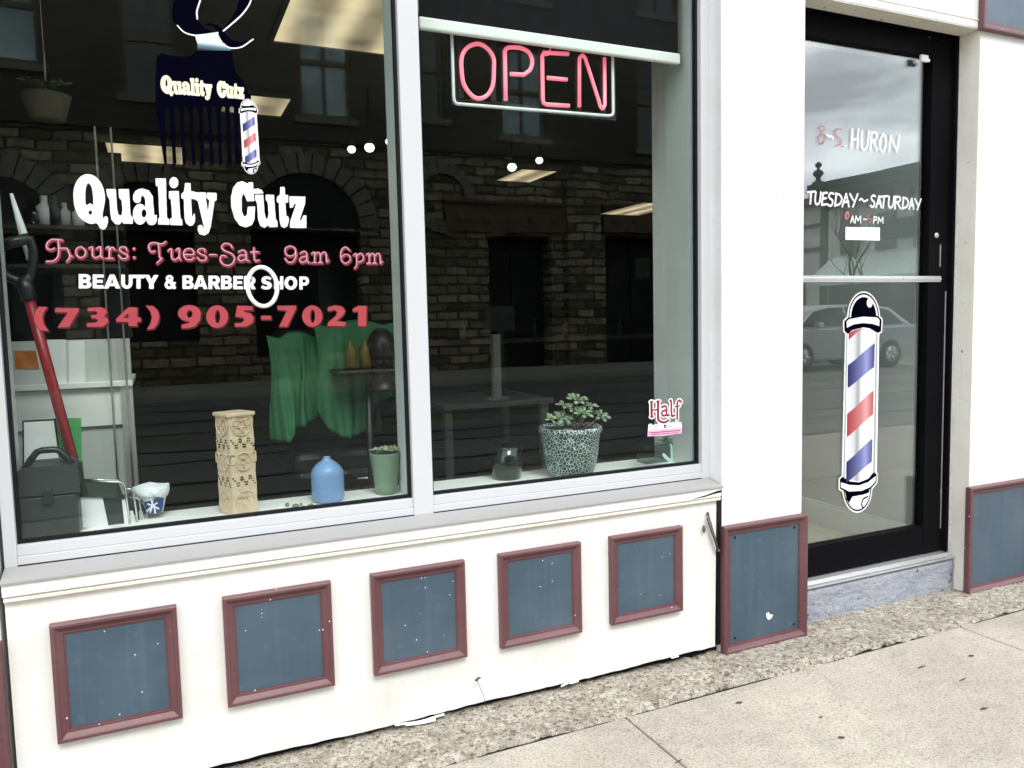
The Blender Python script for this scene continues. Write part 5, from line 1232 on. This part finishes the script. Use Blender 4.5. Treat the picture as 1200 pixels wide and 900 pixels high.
for px, nm in ((411, 'yellow_bottle'), (428, 'yellow_bottle')):
    c = at(px, 418, y=YCH-.5); M.setdefault('yellow', plain('yellow label', (.17, .12, .02), .5)); w = MB(); w.lathe([(.001, -.05), (.026, -.05), (.026, .03), (.010, .05), (.010, .07), (.001, .07)], (c[0], YCH-.5, c[2]), 14, cap=False)
    tag(w.build('bottle', 'yellow'), 'yellow labelled bottle on the dark tray, '+('left' if px == 411 else 'right')+' of the two by the green cape', 'bottle', 'yellow bottles')
a = at(405, 428, y=YCH-.5); b = at(455, 428, y=YCH-.5); zz = at(420, 428, y=YCH-.5)[2]-.014
tr = thing('tray_stand', ((a[0]+b[0])/2, YCH-.5, .02), 'dark tray on a single post holding two yellow bottles', 'stand')
zz = at(411, 418, y=YCH-.5)[2]-.0525
w = MB(); w.box(a[0]-.05, b[0]+.05, YCH-.60, YCH-.40, zz-.012, zz); w.build('tray', 'black_plastic', tr, bevel=.003)
w = MB(); w.tube([((a[0]+b[0])/2, YCH-.5, .03), ((a[0]+b[0])/2, YCH-.5, zz-.012)], .014, 10); w.lathe([(.001, 0), (.16, 0), (.02, .03)], ((a[0]+b[0])/2, YCH-.5, .02), 16, cap=False); w.build('post', 'black_plastic', tr)
# dark practice head
c = at(447, 408, y=YCH-.5); ph_ = MB(); ph_.ball((c[0], YCH-.5, c[2]), .062, .075, .085, 16); ph_.lathe([(.045, -.07), (.040, -.12), (.06, -.16), (.07, -.175), (.001, -.175)], (c[0], YCH-.5, c[2]), 16, cap=False)
ph_.ball((c[0]-.004, YCH-.572, c[2]-.015), .012, .018, .016, 8)
tag(ph_.build('mannequin_head', 'black_plastic'), 'black practice head at the mullion above the green cape', 'mannequin head')

# white work table behind the right pane
YT = 1.9
t_ = at(585, 392, y=YT); lo = at(585, 512, y=YT)
wt = thing('work_table', (t_[0], YT, .02), 'white topped work table with pale post legs behind the right pane', 'table')
z_t = at(560, 470, y=YT)[2]
w = MB(); xa, xb = at(512, 470, y=YT)[0], at(640, 470, y=YT)[0]; w.box(xa, xb, YT-.1, YT+.55, z_t-.03, z_t); w.build('table_top', 'table_grey', wt, bevel=.004)
for (px, yy) in ((520, YT-.05), (632, YT-.05), (520, YT+.5), (632, YT+.5)):
    q = at(px, 470, y=YT); w = MB(); w.box(q[0]-.022, q[0]+.022, yy-.022, yy+.022, .021, z_t-.03); w.build('leg', 'table_grey', wt)
w = MB(); q = at(585, 450, y=YT); w.box(q[0]-.022, q[0]+.022, YT+.02, YT+.06, z_t+.0005, t_[2]); w.box(q[0]-.06, q[0]+.06, YT+.0, YT+.08, z_t+.0002, z_t+.012); tag(w.build('lamp_post', 'grey_wall'), 'pale upright post standing on the white work table', 'post')
w = MB(); q2 = at(608, 378, y=YT); w.box(q2[0]-.09, q2[0]+.09, YT+.25, YT+.29, q2[2]-.05, q2[2]+.10); w.box(q2[0]-.02, q2[0]+.02, YT+.26, YT+.28, z_t+.0005, q2[2]-.05); w.box(q2[0]-.08, q2[0]+.08, YT+.2, YT+.34, z_t+.0003, z_t+.01); tag(w.build('screen', 'dark_plastic'), 'small dark screen standing on the white work table', 'screen')
# back counter with bottles
ct = thing('back_counter', (3.6, 6.6, .02), 'dark counter with mirrors at the back of the shop', 'counter')
w = MB(); w.box(1.5, 6.5, 6.4, 6.9, .02, .9); w.build('cupboard', 'dark_wall', ct); w = MB(); w.box(1.48, 6.52, 6.36, 6.9, .901, .94); w.build('counter_top', 'grey_wall', ct)
for k in range(4): w = MB(); w.box(1.7+k*1.2, 2.6+k*1.2, 6.92, 6.95, 1.1, 2.0); w.build('mirror', 'far_glass', ct)
for k in range(9):
    x = 2.0+k*.42+random.random()*.2; w = MB(); hh_ = .14+random.random()*.14; w.lathe([(.001, 0), (.035, 0), (.035, hh_*.7), (.012, hh_*.8), (.012, hh_), (.001, hh_)], (x, 6.6, .9405), 12, cap=False)
    tag(w.build('bottle', ('white_plastic', 'dark_plastic', 'vase_blue')[k % 3]), 'small bottle in the row on the dark back counter', 'bottle', 'bottles on the back counter')
for (pxs, lb) in (([(745, 302), (761, 301), (761, 326), (745, 327)], 'white paper sign at the back of the shop, left of two'), ([(773, 300), (790, 299), (790, 329), (773, 329)], 'white paper sign at the back of the shop, right of two')):
    tag(slab('paper_sign', 'grey_wall', pxs, 6.3, .004), lb, 'sign')

# ceiling panels and spot lamps
def ceiling_light(x, y, lx, ly, label, rot=0):
    t = thing('ceiling_light', (x, y, 2.75), label, 'ceiling light', 'ceiling light panels')
    w = MB(); w.box(x-lx/2, x+lx/2, y-ly/2, y+ly/2, 2.735, 2.7485); w.build('diffuser', 'lamp_panel', t)
    w = MB(); e_ = .025
    w.box(x-lx/2-e_, x+lx/2+e_, y-ly/2-e_, y-ly/2-.001, 2.728, 2.7495); w.box(x-lx/2-e_, x+lx/2+e_, y+ly/2+.001, y+ly/2+e_, 2.728, 2.7495)
    w.box(x-lx/2-e_, x-lx/2-.001, y-ly/2, y+ly/2, 2.728, 2.7495); w.box(x+lx/2+.001, x+lx/2+e_, y-ly/2, y+ly/2, 2.728, 2.7495); w.build('frame', 'ceiling', t)
ceiling_light(.98, 1.88, .62, 1.15, 'large lit ceiling panel at the top of the left pane')
ceiling_light(.72, 3.80, .42, .5, 'lit ceiling panel to the right of the comb emblem')
ceiling_light(.0, 5.75, .62, .8, 'lit ceiling panel below the teeth of the comb emblem')
ceiling_light(-1.0, 9.0, 1.0, .7, 'far lit ceiling panel left of the big Q')
ceiling_light(3.75, 5.7, .42, .7, 'lit ceiling panel high in the right pane below the neon sign')
ceiling_light(6.5, 7.6, .7, 1.2, 'lit ceiling panel at the right of the right pane')
for (px, py, yy, r_, lb) in ((433, 173, 3.2, .034, 'largest bright spot lamp near the mullion'), (456, 166, 3.3, .026, 'spot lamp nearest the mullion'), (412, 175, 3.6, .03, 'dimmer spot lamp left of the bright one'), (600, 196, 4.2, .04, 'left spot lamp below the neon sign'), (632, 188, 4.4, .034, 'right spot lamp below the neon sign')):
    c = at(px, py, y=yy); sp = thing('spot_lamp', (c[0], yy, 2.74), lb, 'spot lamp', 'spot lamps')
    w = MB(); w.ball(c, r_, r_, r_*.9, 14); w.build('bulb', 'bulb', sp)
    w = MB(); w.tube([(c[0], yy, c[2]+r_*.8), (c[0], yy, 2.7499)], .008, 6); w.lathe([(r_*.5, 0), (r_*.8, .0), (r_*.4, .05)], (c[0], yy, c[2]+r_*.7), 12, cap=False); w.build('stem', 'black_plastic', sp)
w = MB(); q = at(51, 60, y=1.0); q2 = at(55, 126, y=1.0); w.tube([q, q2], .004, 6); w.tube([q, (q[0], 1.0, 2.7499)], .0015, 5); hp = thing('hanging_planter', (q2[0], 1.0, q2[2]-.06), 'small hanging planter on a thin white rod at the upper left of the left pane', 'hanging planter')
w.build('rod', 'white_plastic', hp)
pz = at(55, 140, y=1.0)[2]; w = MB(); w.lathe([(.001, 0), (.055, 0), (.075, .075), (.078, .08), (.07, .08), (.065, .07), (.001, .065)], (q2[0], 1.0, pz), 20, cap=False); w.build('pot', 'pale_stone', hp)
w = MB()
for k in range(14): a_ = random.random()*6.28; r_ = .06*random.random(); rosette(w, (q2[0]+r_*math.cos(a_), 1.0+r_*math.sin(a_), pz+.085+.035*random.random()), .035, 7, .3, up=.6)
w.build('leaves', 'leaf', hp)

# ================================================================== ACROSS THE STREET (seen in the glass)
YS = -15.0
sb = thing('stone_building', (3, YS, 0), 'long rubble stone building with arches across the street, seen mirrored in the window', 'building')
wins = [(-8.9, -7.7, 5.7, 8.2), (-6.2, -5.0, 5.7, 8.2), (-3.3, -1.7, 6.15, 8.3), (-.35, .65, 5.75, 8.0), (3.0, 4.15, 5.6, 8.0), (5.4, 6.3, 5.8, 8.0), (7.7, 8.9, 5.55, 7.7), (11.55, 13.1, 5.5, 7.9), (7.9, 9.0, 8.75, 10.6), (11.6, 12.9, 8.9, 10.7), (3.0, 4.15, 9.2, 10.9), (-.35, .65, 9.2, 10.9)]
doors = [(-7.4, -5.2, 0.0, 3.1), (-3.6, -1.6, .6, 3.0), (1.9, 4.2, .5, 3.2), (7.25, 8.95, .0, 3.2), (10.5, 12.7, .0, 3.25), (-1.0, .8, .9, 3.1)]
w = MB(); w.holes_wall(-12, 14.2, 0, 5.05, YS-.5, YS, doors); w.build('stone_wall', 'stone', sb)
w = MB(); w.holes_wall(-12, 14.2, 5.2, 11.6, YS-.5, YS-.06, wins); w.build('upper_wall', 'upper_wall', sb)
w = MB(); w.box(-12.05, 14.25, YS-.5, YS+.12, 5.0505, 5.1995); w.build('ledge', 'upper_wall', sb)
w = MB(); w.box(-12.05, 14.25, YS-12, YS+.3, 11.6005, 11.9); w.build('roof', 'cornice', sb)
w = MB(); w.box(14.0, 14.2, YS-12, YS-.5, 0, 11.6); w.box(-12, -11.8, YS-12, YS-.5, 0, 11.6); w.box(-12, 14.2, YS-12, YS-11.8, 0, 11.6); w.build('side_wall', 'stone', sb)
def window_part(parent, r, y, dark='far_glass'):
    x0, x1, z0, z1 = r; f_ = MB(); e_ = .09
    f_.box(x0, x0+e_, y-.02, y+.03, z0, z1); f_.box(x1-e_, x1, y-.02, y+.03, z0, z1); f_.box(x0+e_, x1-e_, y-.02, y+.028, z0, z0+e_); f_.box(x0+e_, x1-e_, y-.02, y+.028, z1-e_, z1)
    f_.box(x0+e_, x1-e_, y-.02, y+.035, (z0+z1)/2-.05, (z0+z1)/2+.05); f_.box((x0+x1)/2-.03, (x0+x1)/2+.03, y-.02, y+.02, z0+e_, (z0+z1)/2-.05); f_.box((x0+x1)/2-.03, (x0+x1)/2+.03, y-.02, y+.02, (z0+z1)/2+.05, z1-e_)
    wi = f_.build('window', 'far_frame', parent); p_ = MB(); p_.box(x0+.01, x1-.01, y-.06, y-.03, z0+.01, z1-.01); p_.build('pane', dark, wi)
    s_ = MB(); s_.box(x0-.12, x1+.12, y-.02, y+.22, z0-.14, z0-.002); s_.build('sill', 'pale_stone', wi)
M['pane_sky_tone'] = plain('window pane with painted sky reflection', (.42, .52, .54), .12, var=.5, scale=1.2)  # pale blue grey base colour imitates sky mirrored in these panes
for i, r in enumerate(wins): window_part(sb, r, YS-.2, 'pane_sky_tone' if i % 2 == 0 else 'far_glass')
for r in doors:
    w = MB(); w.box(r[0], r[1], YS-.55, YS-.501, r[2], r[3]); w.box(r[0]+.05, r[0]+.15, YS-.5, YS-.42, r[2], r[3]); w.box(r[1]-.15, r[1]-.05, YS-.5, YS-.42, r[2], r[3]); w.box((r[0]+r[1])/2-.05, (r[0]+r[1])/2+.05, YS-.5, YS-.44, r[2], r[3]); w.build('doorway', 'dark_void', sb)
def arch(cx, zs, r, thick=.42, n=15):
    w = MB()
    for k in range(n):
        a0_, a1_ = math.pi*k/n+.012, math.pi*(k+1)/n-.012
        w.prism([(cx+r*math.cos(a0_), zs+r*math.sin(a0_)), (cx+(r+thick)*math.cos(a0_), zs+(r+thick)*math.sin(a0_)), (cx+(r+thick)*math.cos(a1_), zs+(r+thick)*math.sin(a1_)), (cx+r*math.cos(a1_), zs+r*math.sin(a1_))], 'y', YS-.1, YS+.07+.03*random.random())
    w.build('arch_stones', 'pale_stone', sb)
    w = MB(); w.prism([(cx+r*math.cos(t), zs+r*math.sin(t)) for t in np.linspace(0, math.pi, 22)], 'y', YS-.1, YS+.02); w.build('arch_infill', 'dark_void', sb)
arch(3.05, 3.25, 1.15); arch(-.1, 3.15, .9); arch(-2.6, 3.05, 1.0); arch(-6.3, 3.15, 1.1)
w = MB()   # round stone wheel
for k in range(18):
    a0_, a1_ = 2*math.pi*k/18, 2*math.pi*(k+1)/18-.03
    w.prism([(6.15+.55*math.cos(a0_), 4.0+.55*math.sin(a0_)), (6.15+.8*math.cos(a0_), 4.0+.8*math.sin(a0_)), (6.15+.8*math.cos(a1_), 4.0+.8*math.sin(a1_)), (6.15+.55*math.cos(a1_), 4.0+.55*math.sin(a1_))], 'y', YS-.05, YS+.08)
w.build('round_surround', 'pale_stone', sb)
for (x0, x1, zb2, zt2) in ((6.2, 9.45, 3.27, 3.9), (10.4, 12.9, 3.33, 3.95)):
    w = MB(); w.box(x0, x1, YS-.1, YS+.10, zb2, zt2); w.box(x0-.05, x1+.05, YS-.1, YS+.16, zt2+.0005, zt2+.08)
    for k in range(int((x1-x0)/.62)): w.ball((x0+.35+k*.62, YS+.11, (zb2+zt2)/2), .12, .05, .12, 10)
    w.build('carved_lintel', 'brown_band', sb)
w = MB(); w.box(9.35, 10.3, YS-.1, YS+.14, 0, 4.6); w.build('stone_pier', 'stone', sb)
w = MB(); w.box(4.5, 7.0, YS-.1, YS+.05, .0, 2.2); w.build('pale_panel', 'stone', sb)

# corner buildings beyond the cross street
ca = thing('corner_building', (28, -20, 0), 'corner building with dark green bracketed cornice and ball finial, mirrored in the door', 'building')
w = MB(); w.box(28, 42, -24.3, -16.6, 0, 5.9); w.build('wall', 'light_stucco', ca)
w = MB(); w.box(27.75, 42.2, -24.5, -16.4, 6.15, 6.4); w.box(27.45, 42.5, -24.8, -16.1, 6.4005, 6.72); w.box(27.3, 42.6, -24.95, -15.95, 6.7205, 6.95); w.box(27.88, 42.1, -24.42, -16.5, 5.9005, 6.1495); w.build('cornice', 'cornice', ca)
w = MB(); y = -24.2
while y < -16.5: w.box(27.55, 27.88, y, y+.16, 5.75, 6.149); y += .46
x = 28.2
while x < 42: w.box(x, x+.16, -16.5, -16.17, 5.75, 6.149); x += .46
w.build('brackets', 'cornice', ca)
w = MB(); w.lathe([(.001, 0), (.26, 0), (.26, .1), (.12, .18), (.10, .3), (.22, .42), (.24, .5), (.18, .6), (.07, .66), (.06, .72), (.15, .82), (.15, .9), (.05, 1.0), (.001, 1.0)], (27.6, -24.6, 6.95), 16, cap=False); w.build('finial', 'cornice', ca)
for k in range(4):
    w = MB(); yy = -23.6+k*1.85; w.box(27.93, 27.998, yy, yy+1.0, 3.75, 5.3); pw = w.build('window', 'far_frame', ca); w = MB(); w.box(27.90, 27.929, yy+.08, yy+.92, 3.83, 5.22); w.build('pane', 'far_glass', pw)
w = MB(); w.box(27.94, 27.999, -24.2, -16.7, .2, 2.5); w.build('shop_glass', 'far_glass', ca)
aw = MB(); n_ = 16
for k in range(n_):
    ya = -24.1+7.4*k/n_; yb3 = ya+7.4/n_-.02; aw.prism([(27.99, 3.55), (27.99, 3.62), (26.6, 2.62), (26.6, 2.35), (26.63, 2.35), (26.63, 2.58)], 'y', ya, yb3)
aw.build('awning', 'awning', ca)
w = MB(); w.box(27.85, 27.92, -21.4, -17.2, 4.15, 4.95); w.box(27.80, 27.849, -21.3, -17.3, 4.2, 4.9); w.build('sign_board', 'cornice', ca)
cc = thing('rear_building', (28.4, -32, 0), 'pale flat roofed building with an arched window behind the corner building', 'building')
w = MB(); w.box(28.4, 42, -44, -25.2, 0, 6.2); w.build('wall', 'light_stucco', cc)
w = MB(); w.box(28.1, 42.2, -44.3, -25.0, 6.2005, 6.55); w.box(28.3, 28.4, -44, -25.1, 5.2, 5.32); w.box(28.3, 28.4, -44, -25.1, 4.1, 4.25); w.build('cornice', 'pale_stone', cc)
for yy in (-26.8, -29.5, -32.2, -35):
    w = MB(); w.prism([(yy-.7, .9), (yy+.7, .9), (yy+.7, 2.7)]+[(yy+.7*math.cos(t), 2.7+.7*math.sin(t)) for t in np.linspace(0, math.pi, 14)[1:-1]]+[(yy-.7, 2.7)], 'x', 28.33, 28.399); w.build('window', 'far_glass', cc)
# bare tree
tr = thing('bare_tree', (16.9, -13.3, 0), 'bare young street tree across the road, mirrored in the door glass', 'tree')
w = MB(); tips = []
def limb(p_, d_, L_, r_, dep):
    p_ = Vector(p_); d_ = Vector(d_).normalized(); pts = [p_]
    for k in range(4): d_ = (d_+Vector((random.uniform(-.16, .16), random.uniform(-.16, .16), random.uniform(-.05, .12)))).normalized(); pts.append(pts[-1]+d_*L_/4)
    w.tube(pts, [r_*(1-.12*k) for k in range(5)], 5)
    if dep:
        for k in range(3 if dep > 1 else 3):
            i = random.choice((2, 3, 4)); a = random.random()*6.28; side = Vector((math.cos(a), math.sin(a), .55+random.random()*.5)); limb(pts[i], d_*.6+side*.7, L_*.66, r_*.55, dep-1)
limb((16.9, -13.3, 0), (0, 0, 1), 1.9, .075, 4); w.build('branches', 'bark', tr)

# silver car parked along the far kerb
def car(cx, yn, label):
    t = thing('parked_car', (cx, yn-.85, -.13), label, 'car'); Z0 = -.13
    low = [(-2.25, .32), (-2.28, .62), (-2.15, .86), (-1.55, .96), (1.25, .98), (2.05, .98), (2.22, .86), (2.26, .5), (2.2, .30), (1.85, .24), (-1.9, .24)]
    up_ = [(-1.6, .955), (-.95, 1.36), (-.35, 1.47), (.7, 1.49), (1.5, 1.40), (2.05, .975)]
    def loft(mb, poly, ins0, ins1, za, zb4, flip=False):
        m_ = len(poly); vs = []
        for (yy, sgn) in ((yn, 1), (yn-1.75, -1)):
            for (x_, z_) in poly: k_ = max(0, min(1, (z_-za)/(zb4-za))); vs.append((cx+x_, yy-sgn*(ins0+(ins1-ins0)*k_), Z0+z_))
        mb.add(vs, [tuple(range(m_)), tuple(range(2*m_-1, m_-1, -1))]+[(i, m_+i, m_+(i+1) % m_, (i+1) % m_) for i in range(m_)])
    w = MB(); loft(w, low, .06, .0, .24, .9); loft(w, up_, .06, .28, .955, 1.49); w.build('body', 'car_paint', t, bevel=.04)
    for (pts) in ([(-1.42, 1.0), (-.9, 1.33), (-.40, 1.41), (-.02, 1.42), (-.02, 1.0)], [(.05, 1.0), (.05, 1.42), (.7, 1.42), (.95, 1.40), (1.02, 1.0)], [(1.1, 1.0), (1.05, 1.395), (1.42, 1.34), (1.78, 1.02)]):
        w = MB(); vs = []
        for dd in (.006, -.02):
            for (x_, z_) in pts: vs.append((cx+x_, yn-(.06+.22*(z_-.955)/.535)+dd, Z0+z_))
        m_ = len(pts); w.add(vs, [tuple(range(m_)), tuple(range(2*m_-1, m_-1, -1))]+[(i, (i+1) % m_, m_+(i+1) % m_, m_+i) for i in range(m_)]); w.build('side_window', 'car_glass', t)
    for wx in (-1.38, 1.32):
        for yy in (yn-.02, yn-1.52):
            w = MB(); R0 = .33; vs = []
            w.lathe([(.2, 0), (R0-.03, 0), (R0, .03), (R0, .17), (R0-.03, .2), (.2, .2)], (0, 0, 0), 28, cap=False); w.v = [(cx+wx+a, yy-.2+c_+.02, Z0+R0+b) for a, b, c_ in w.v]; wh_ = w.build('wheel', 'tyre', t)
            w = MB(); w.lathe([(.001, .05), (.06, .06), (.19, .03), (.21, .10), (.21, .19), (.001, .16)], (0, 0, 0), 20, cap=False)
            for k in range(5): a_ = 2*math.pi*k/5; w.tube([(.04*math.cos(a_), .04*math.sin(a_), .20), (.19*math.cos(a_), .19*math.sin(a_), .195)], .022, 6)
            w.v = [(cx+wx+a, yy-.2+c_+.022, Z0+R0+b) for a, b, c_ in w.v]; w.build('rim', 'silver', wh_)
    for sx, mt in ((-2.2, 'white_plastic'), (2.17, 'vinyl_red')):
        for yy in (yn-.32, yn-1.6): w = MB(); w.box(cx+sx-.06, cx+sx+.05, yy, yy+.22, Z0+.68, Z0+.84); w.build('headlight' if sx < 0 else 'tail_light', mt, t, bevel=.02)
    for dx in (-.15, .95): w = MB(); w.box(cx+dx, cx+dx+.16, yn-.005, yn+.02, Z0+.86, Z0+.885); w.build('door_handle', 'silver', t)
    w = MB(); w.box(cx-1.05, cx-.9, yn-.04, yn+.12, Z0+.98, Z0+1.1); w.build('wing_mirror', 'car_paint', t, bevel=.03)
car(14.2, -10.5, 'silver hatchback parked across the road, mirrored in the door glass')

# ================================================================== SMALL THINGS OUTSIDE
def litter(px, py, L_, a_, wd, label, name='twig'):
    L_ *= .75; wd *= .6
    p = at(px, py, z=0); w = MB(); d = Vector((math.cos(a_), math.sin(a_), 0)); s = Vector((-d.y, d.x, 0)); b = Vector((p[0], p[1], .0035))
    P_ = [b-d*L_/2, b-d*L_*.1+s*wd, b+d*L_/2, b+d*.1*L_-s*wd*.8]
    w.add([*P_, *[q+Vector((0, 0, .003)) for q in P_]], [(3, 2, 1, 0), (4, 5, 6, 7)]+[(i, (i+1) % 4, 4+(i+1) % 4, 4+i) for i in range(4)]); tag(w.build(name, 'twig'), label, name.split('_')[-1])
litter(1128, 798, .050, .1, .0016, 'thin dark twig on the pavement farthest to the right')
litter(1153, 832, .035, -.2, .006, 'dry brown leaf on the pavement near the right edge', 'dry_leaf')
litter(962, 842, .018, .1, .003, 'tiny dark chip of bark on the pavement below the door', 'bark_chip')
litter(866, 825, .030, -.2, .007, 'dry leaf on the pavement near the kerb strip, below the pillar', 'dry_leaf')
litter(795, 894, .035, .2, .0016, 'short dark twig at the bottom edge of the pavement')
litter(986, 866, .026, -.5, .006, 'small curled brown leaf on the pavement near the bottom', 'dry_leaf')
litter(1138, 770, .028, -.3, .007, 'dry leaf on the pavement by the slab joint on the right', 'dry_leaf')
litter(1080, 783, .05, 0, .003, 'faint dark twig in the middle of the right slab')
# iron hook on the base wall
p0, p1, p2 = at(830, 604, y=-.008), at(842, 645, y=-.008), at(825, 620, y=-.006)
hk = thing('iron_hook', (p0[0], 0, p0[2]), 'rusty folded iron hook on the cream wall beside the pillar', 'hook')
w = MB(); w.tube([p0+[0, .01, 0], p0, p0*.4+p1*.6, p1+[-.003, 0, 0]], .0035, 7); w.tube([p0+[-.004, 0, -.008], p0*.45+p1*.55+[-.006, -.004, 0], p1+[-.006, -.004, .006]], .0045, 7); w.build('arm', 'bracket', hk)
w = MB(); w.ball(p2, .005, .006, .014, 10); w.ball(p0+[0, .002, .006], .004, .006, .006, 8); w.ball(p1, .006, .006, .006, 8); w.build('pin', 'bracket', hk)
# dried weed at the foot of the wall
wd_ = thing('dried_weed', tuple(at(571, 832, y=-.02)), 'thin dried weed stalk with a dark seed head at the foot of the wall', 'weed')
b, tpt = at(571, 833, y=-.02), at(559, 797, y=-.02)
w = MB(); w.tube([b, b*.5+tpt*.5+[.004, 0, 0], tpt], .0008, 5); w.build('stalk', 'twig', wd_)
w = MB()
for (dx, dz, r_) in ((-.004, .001, .004), (.003, .003, .0035), (.009, .004, .003), (0, -.002, .003)): w.ball(tpt+[dx, 0, dz], r_, .003, r_*.8, 7)
for k in range(6): a_ = random.uniform(.2, 2.9); w.tube([tpt, tpt+[.012*math.cos(a_), random.uniform(-.004, .004), .012*math.sin(a_)]], .0006, 4)
w.build('seed_head', 'twig', wd_)
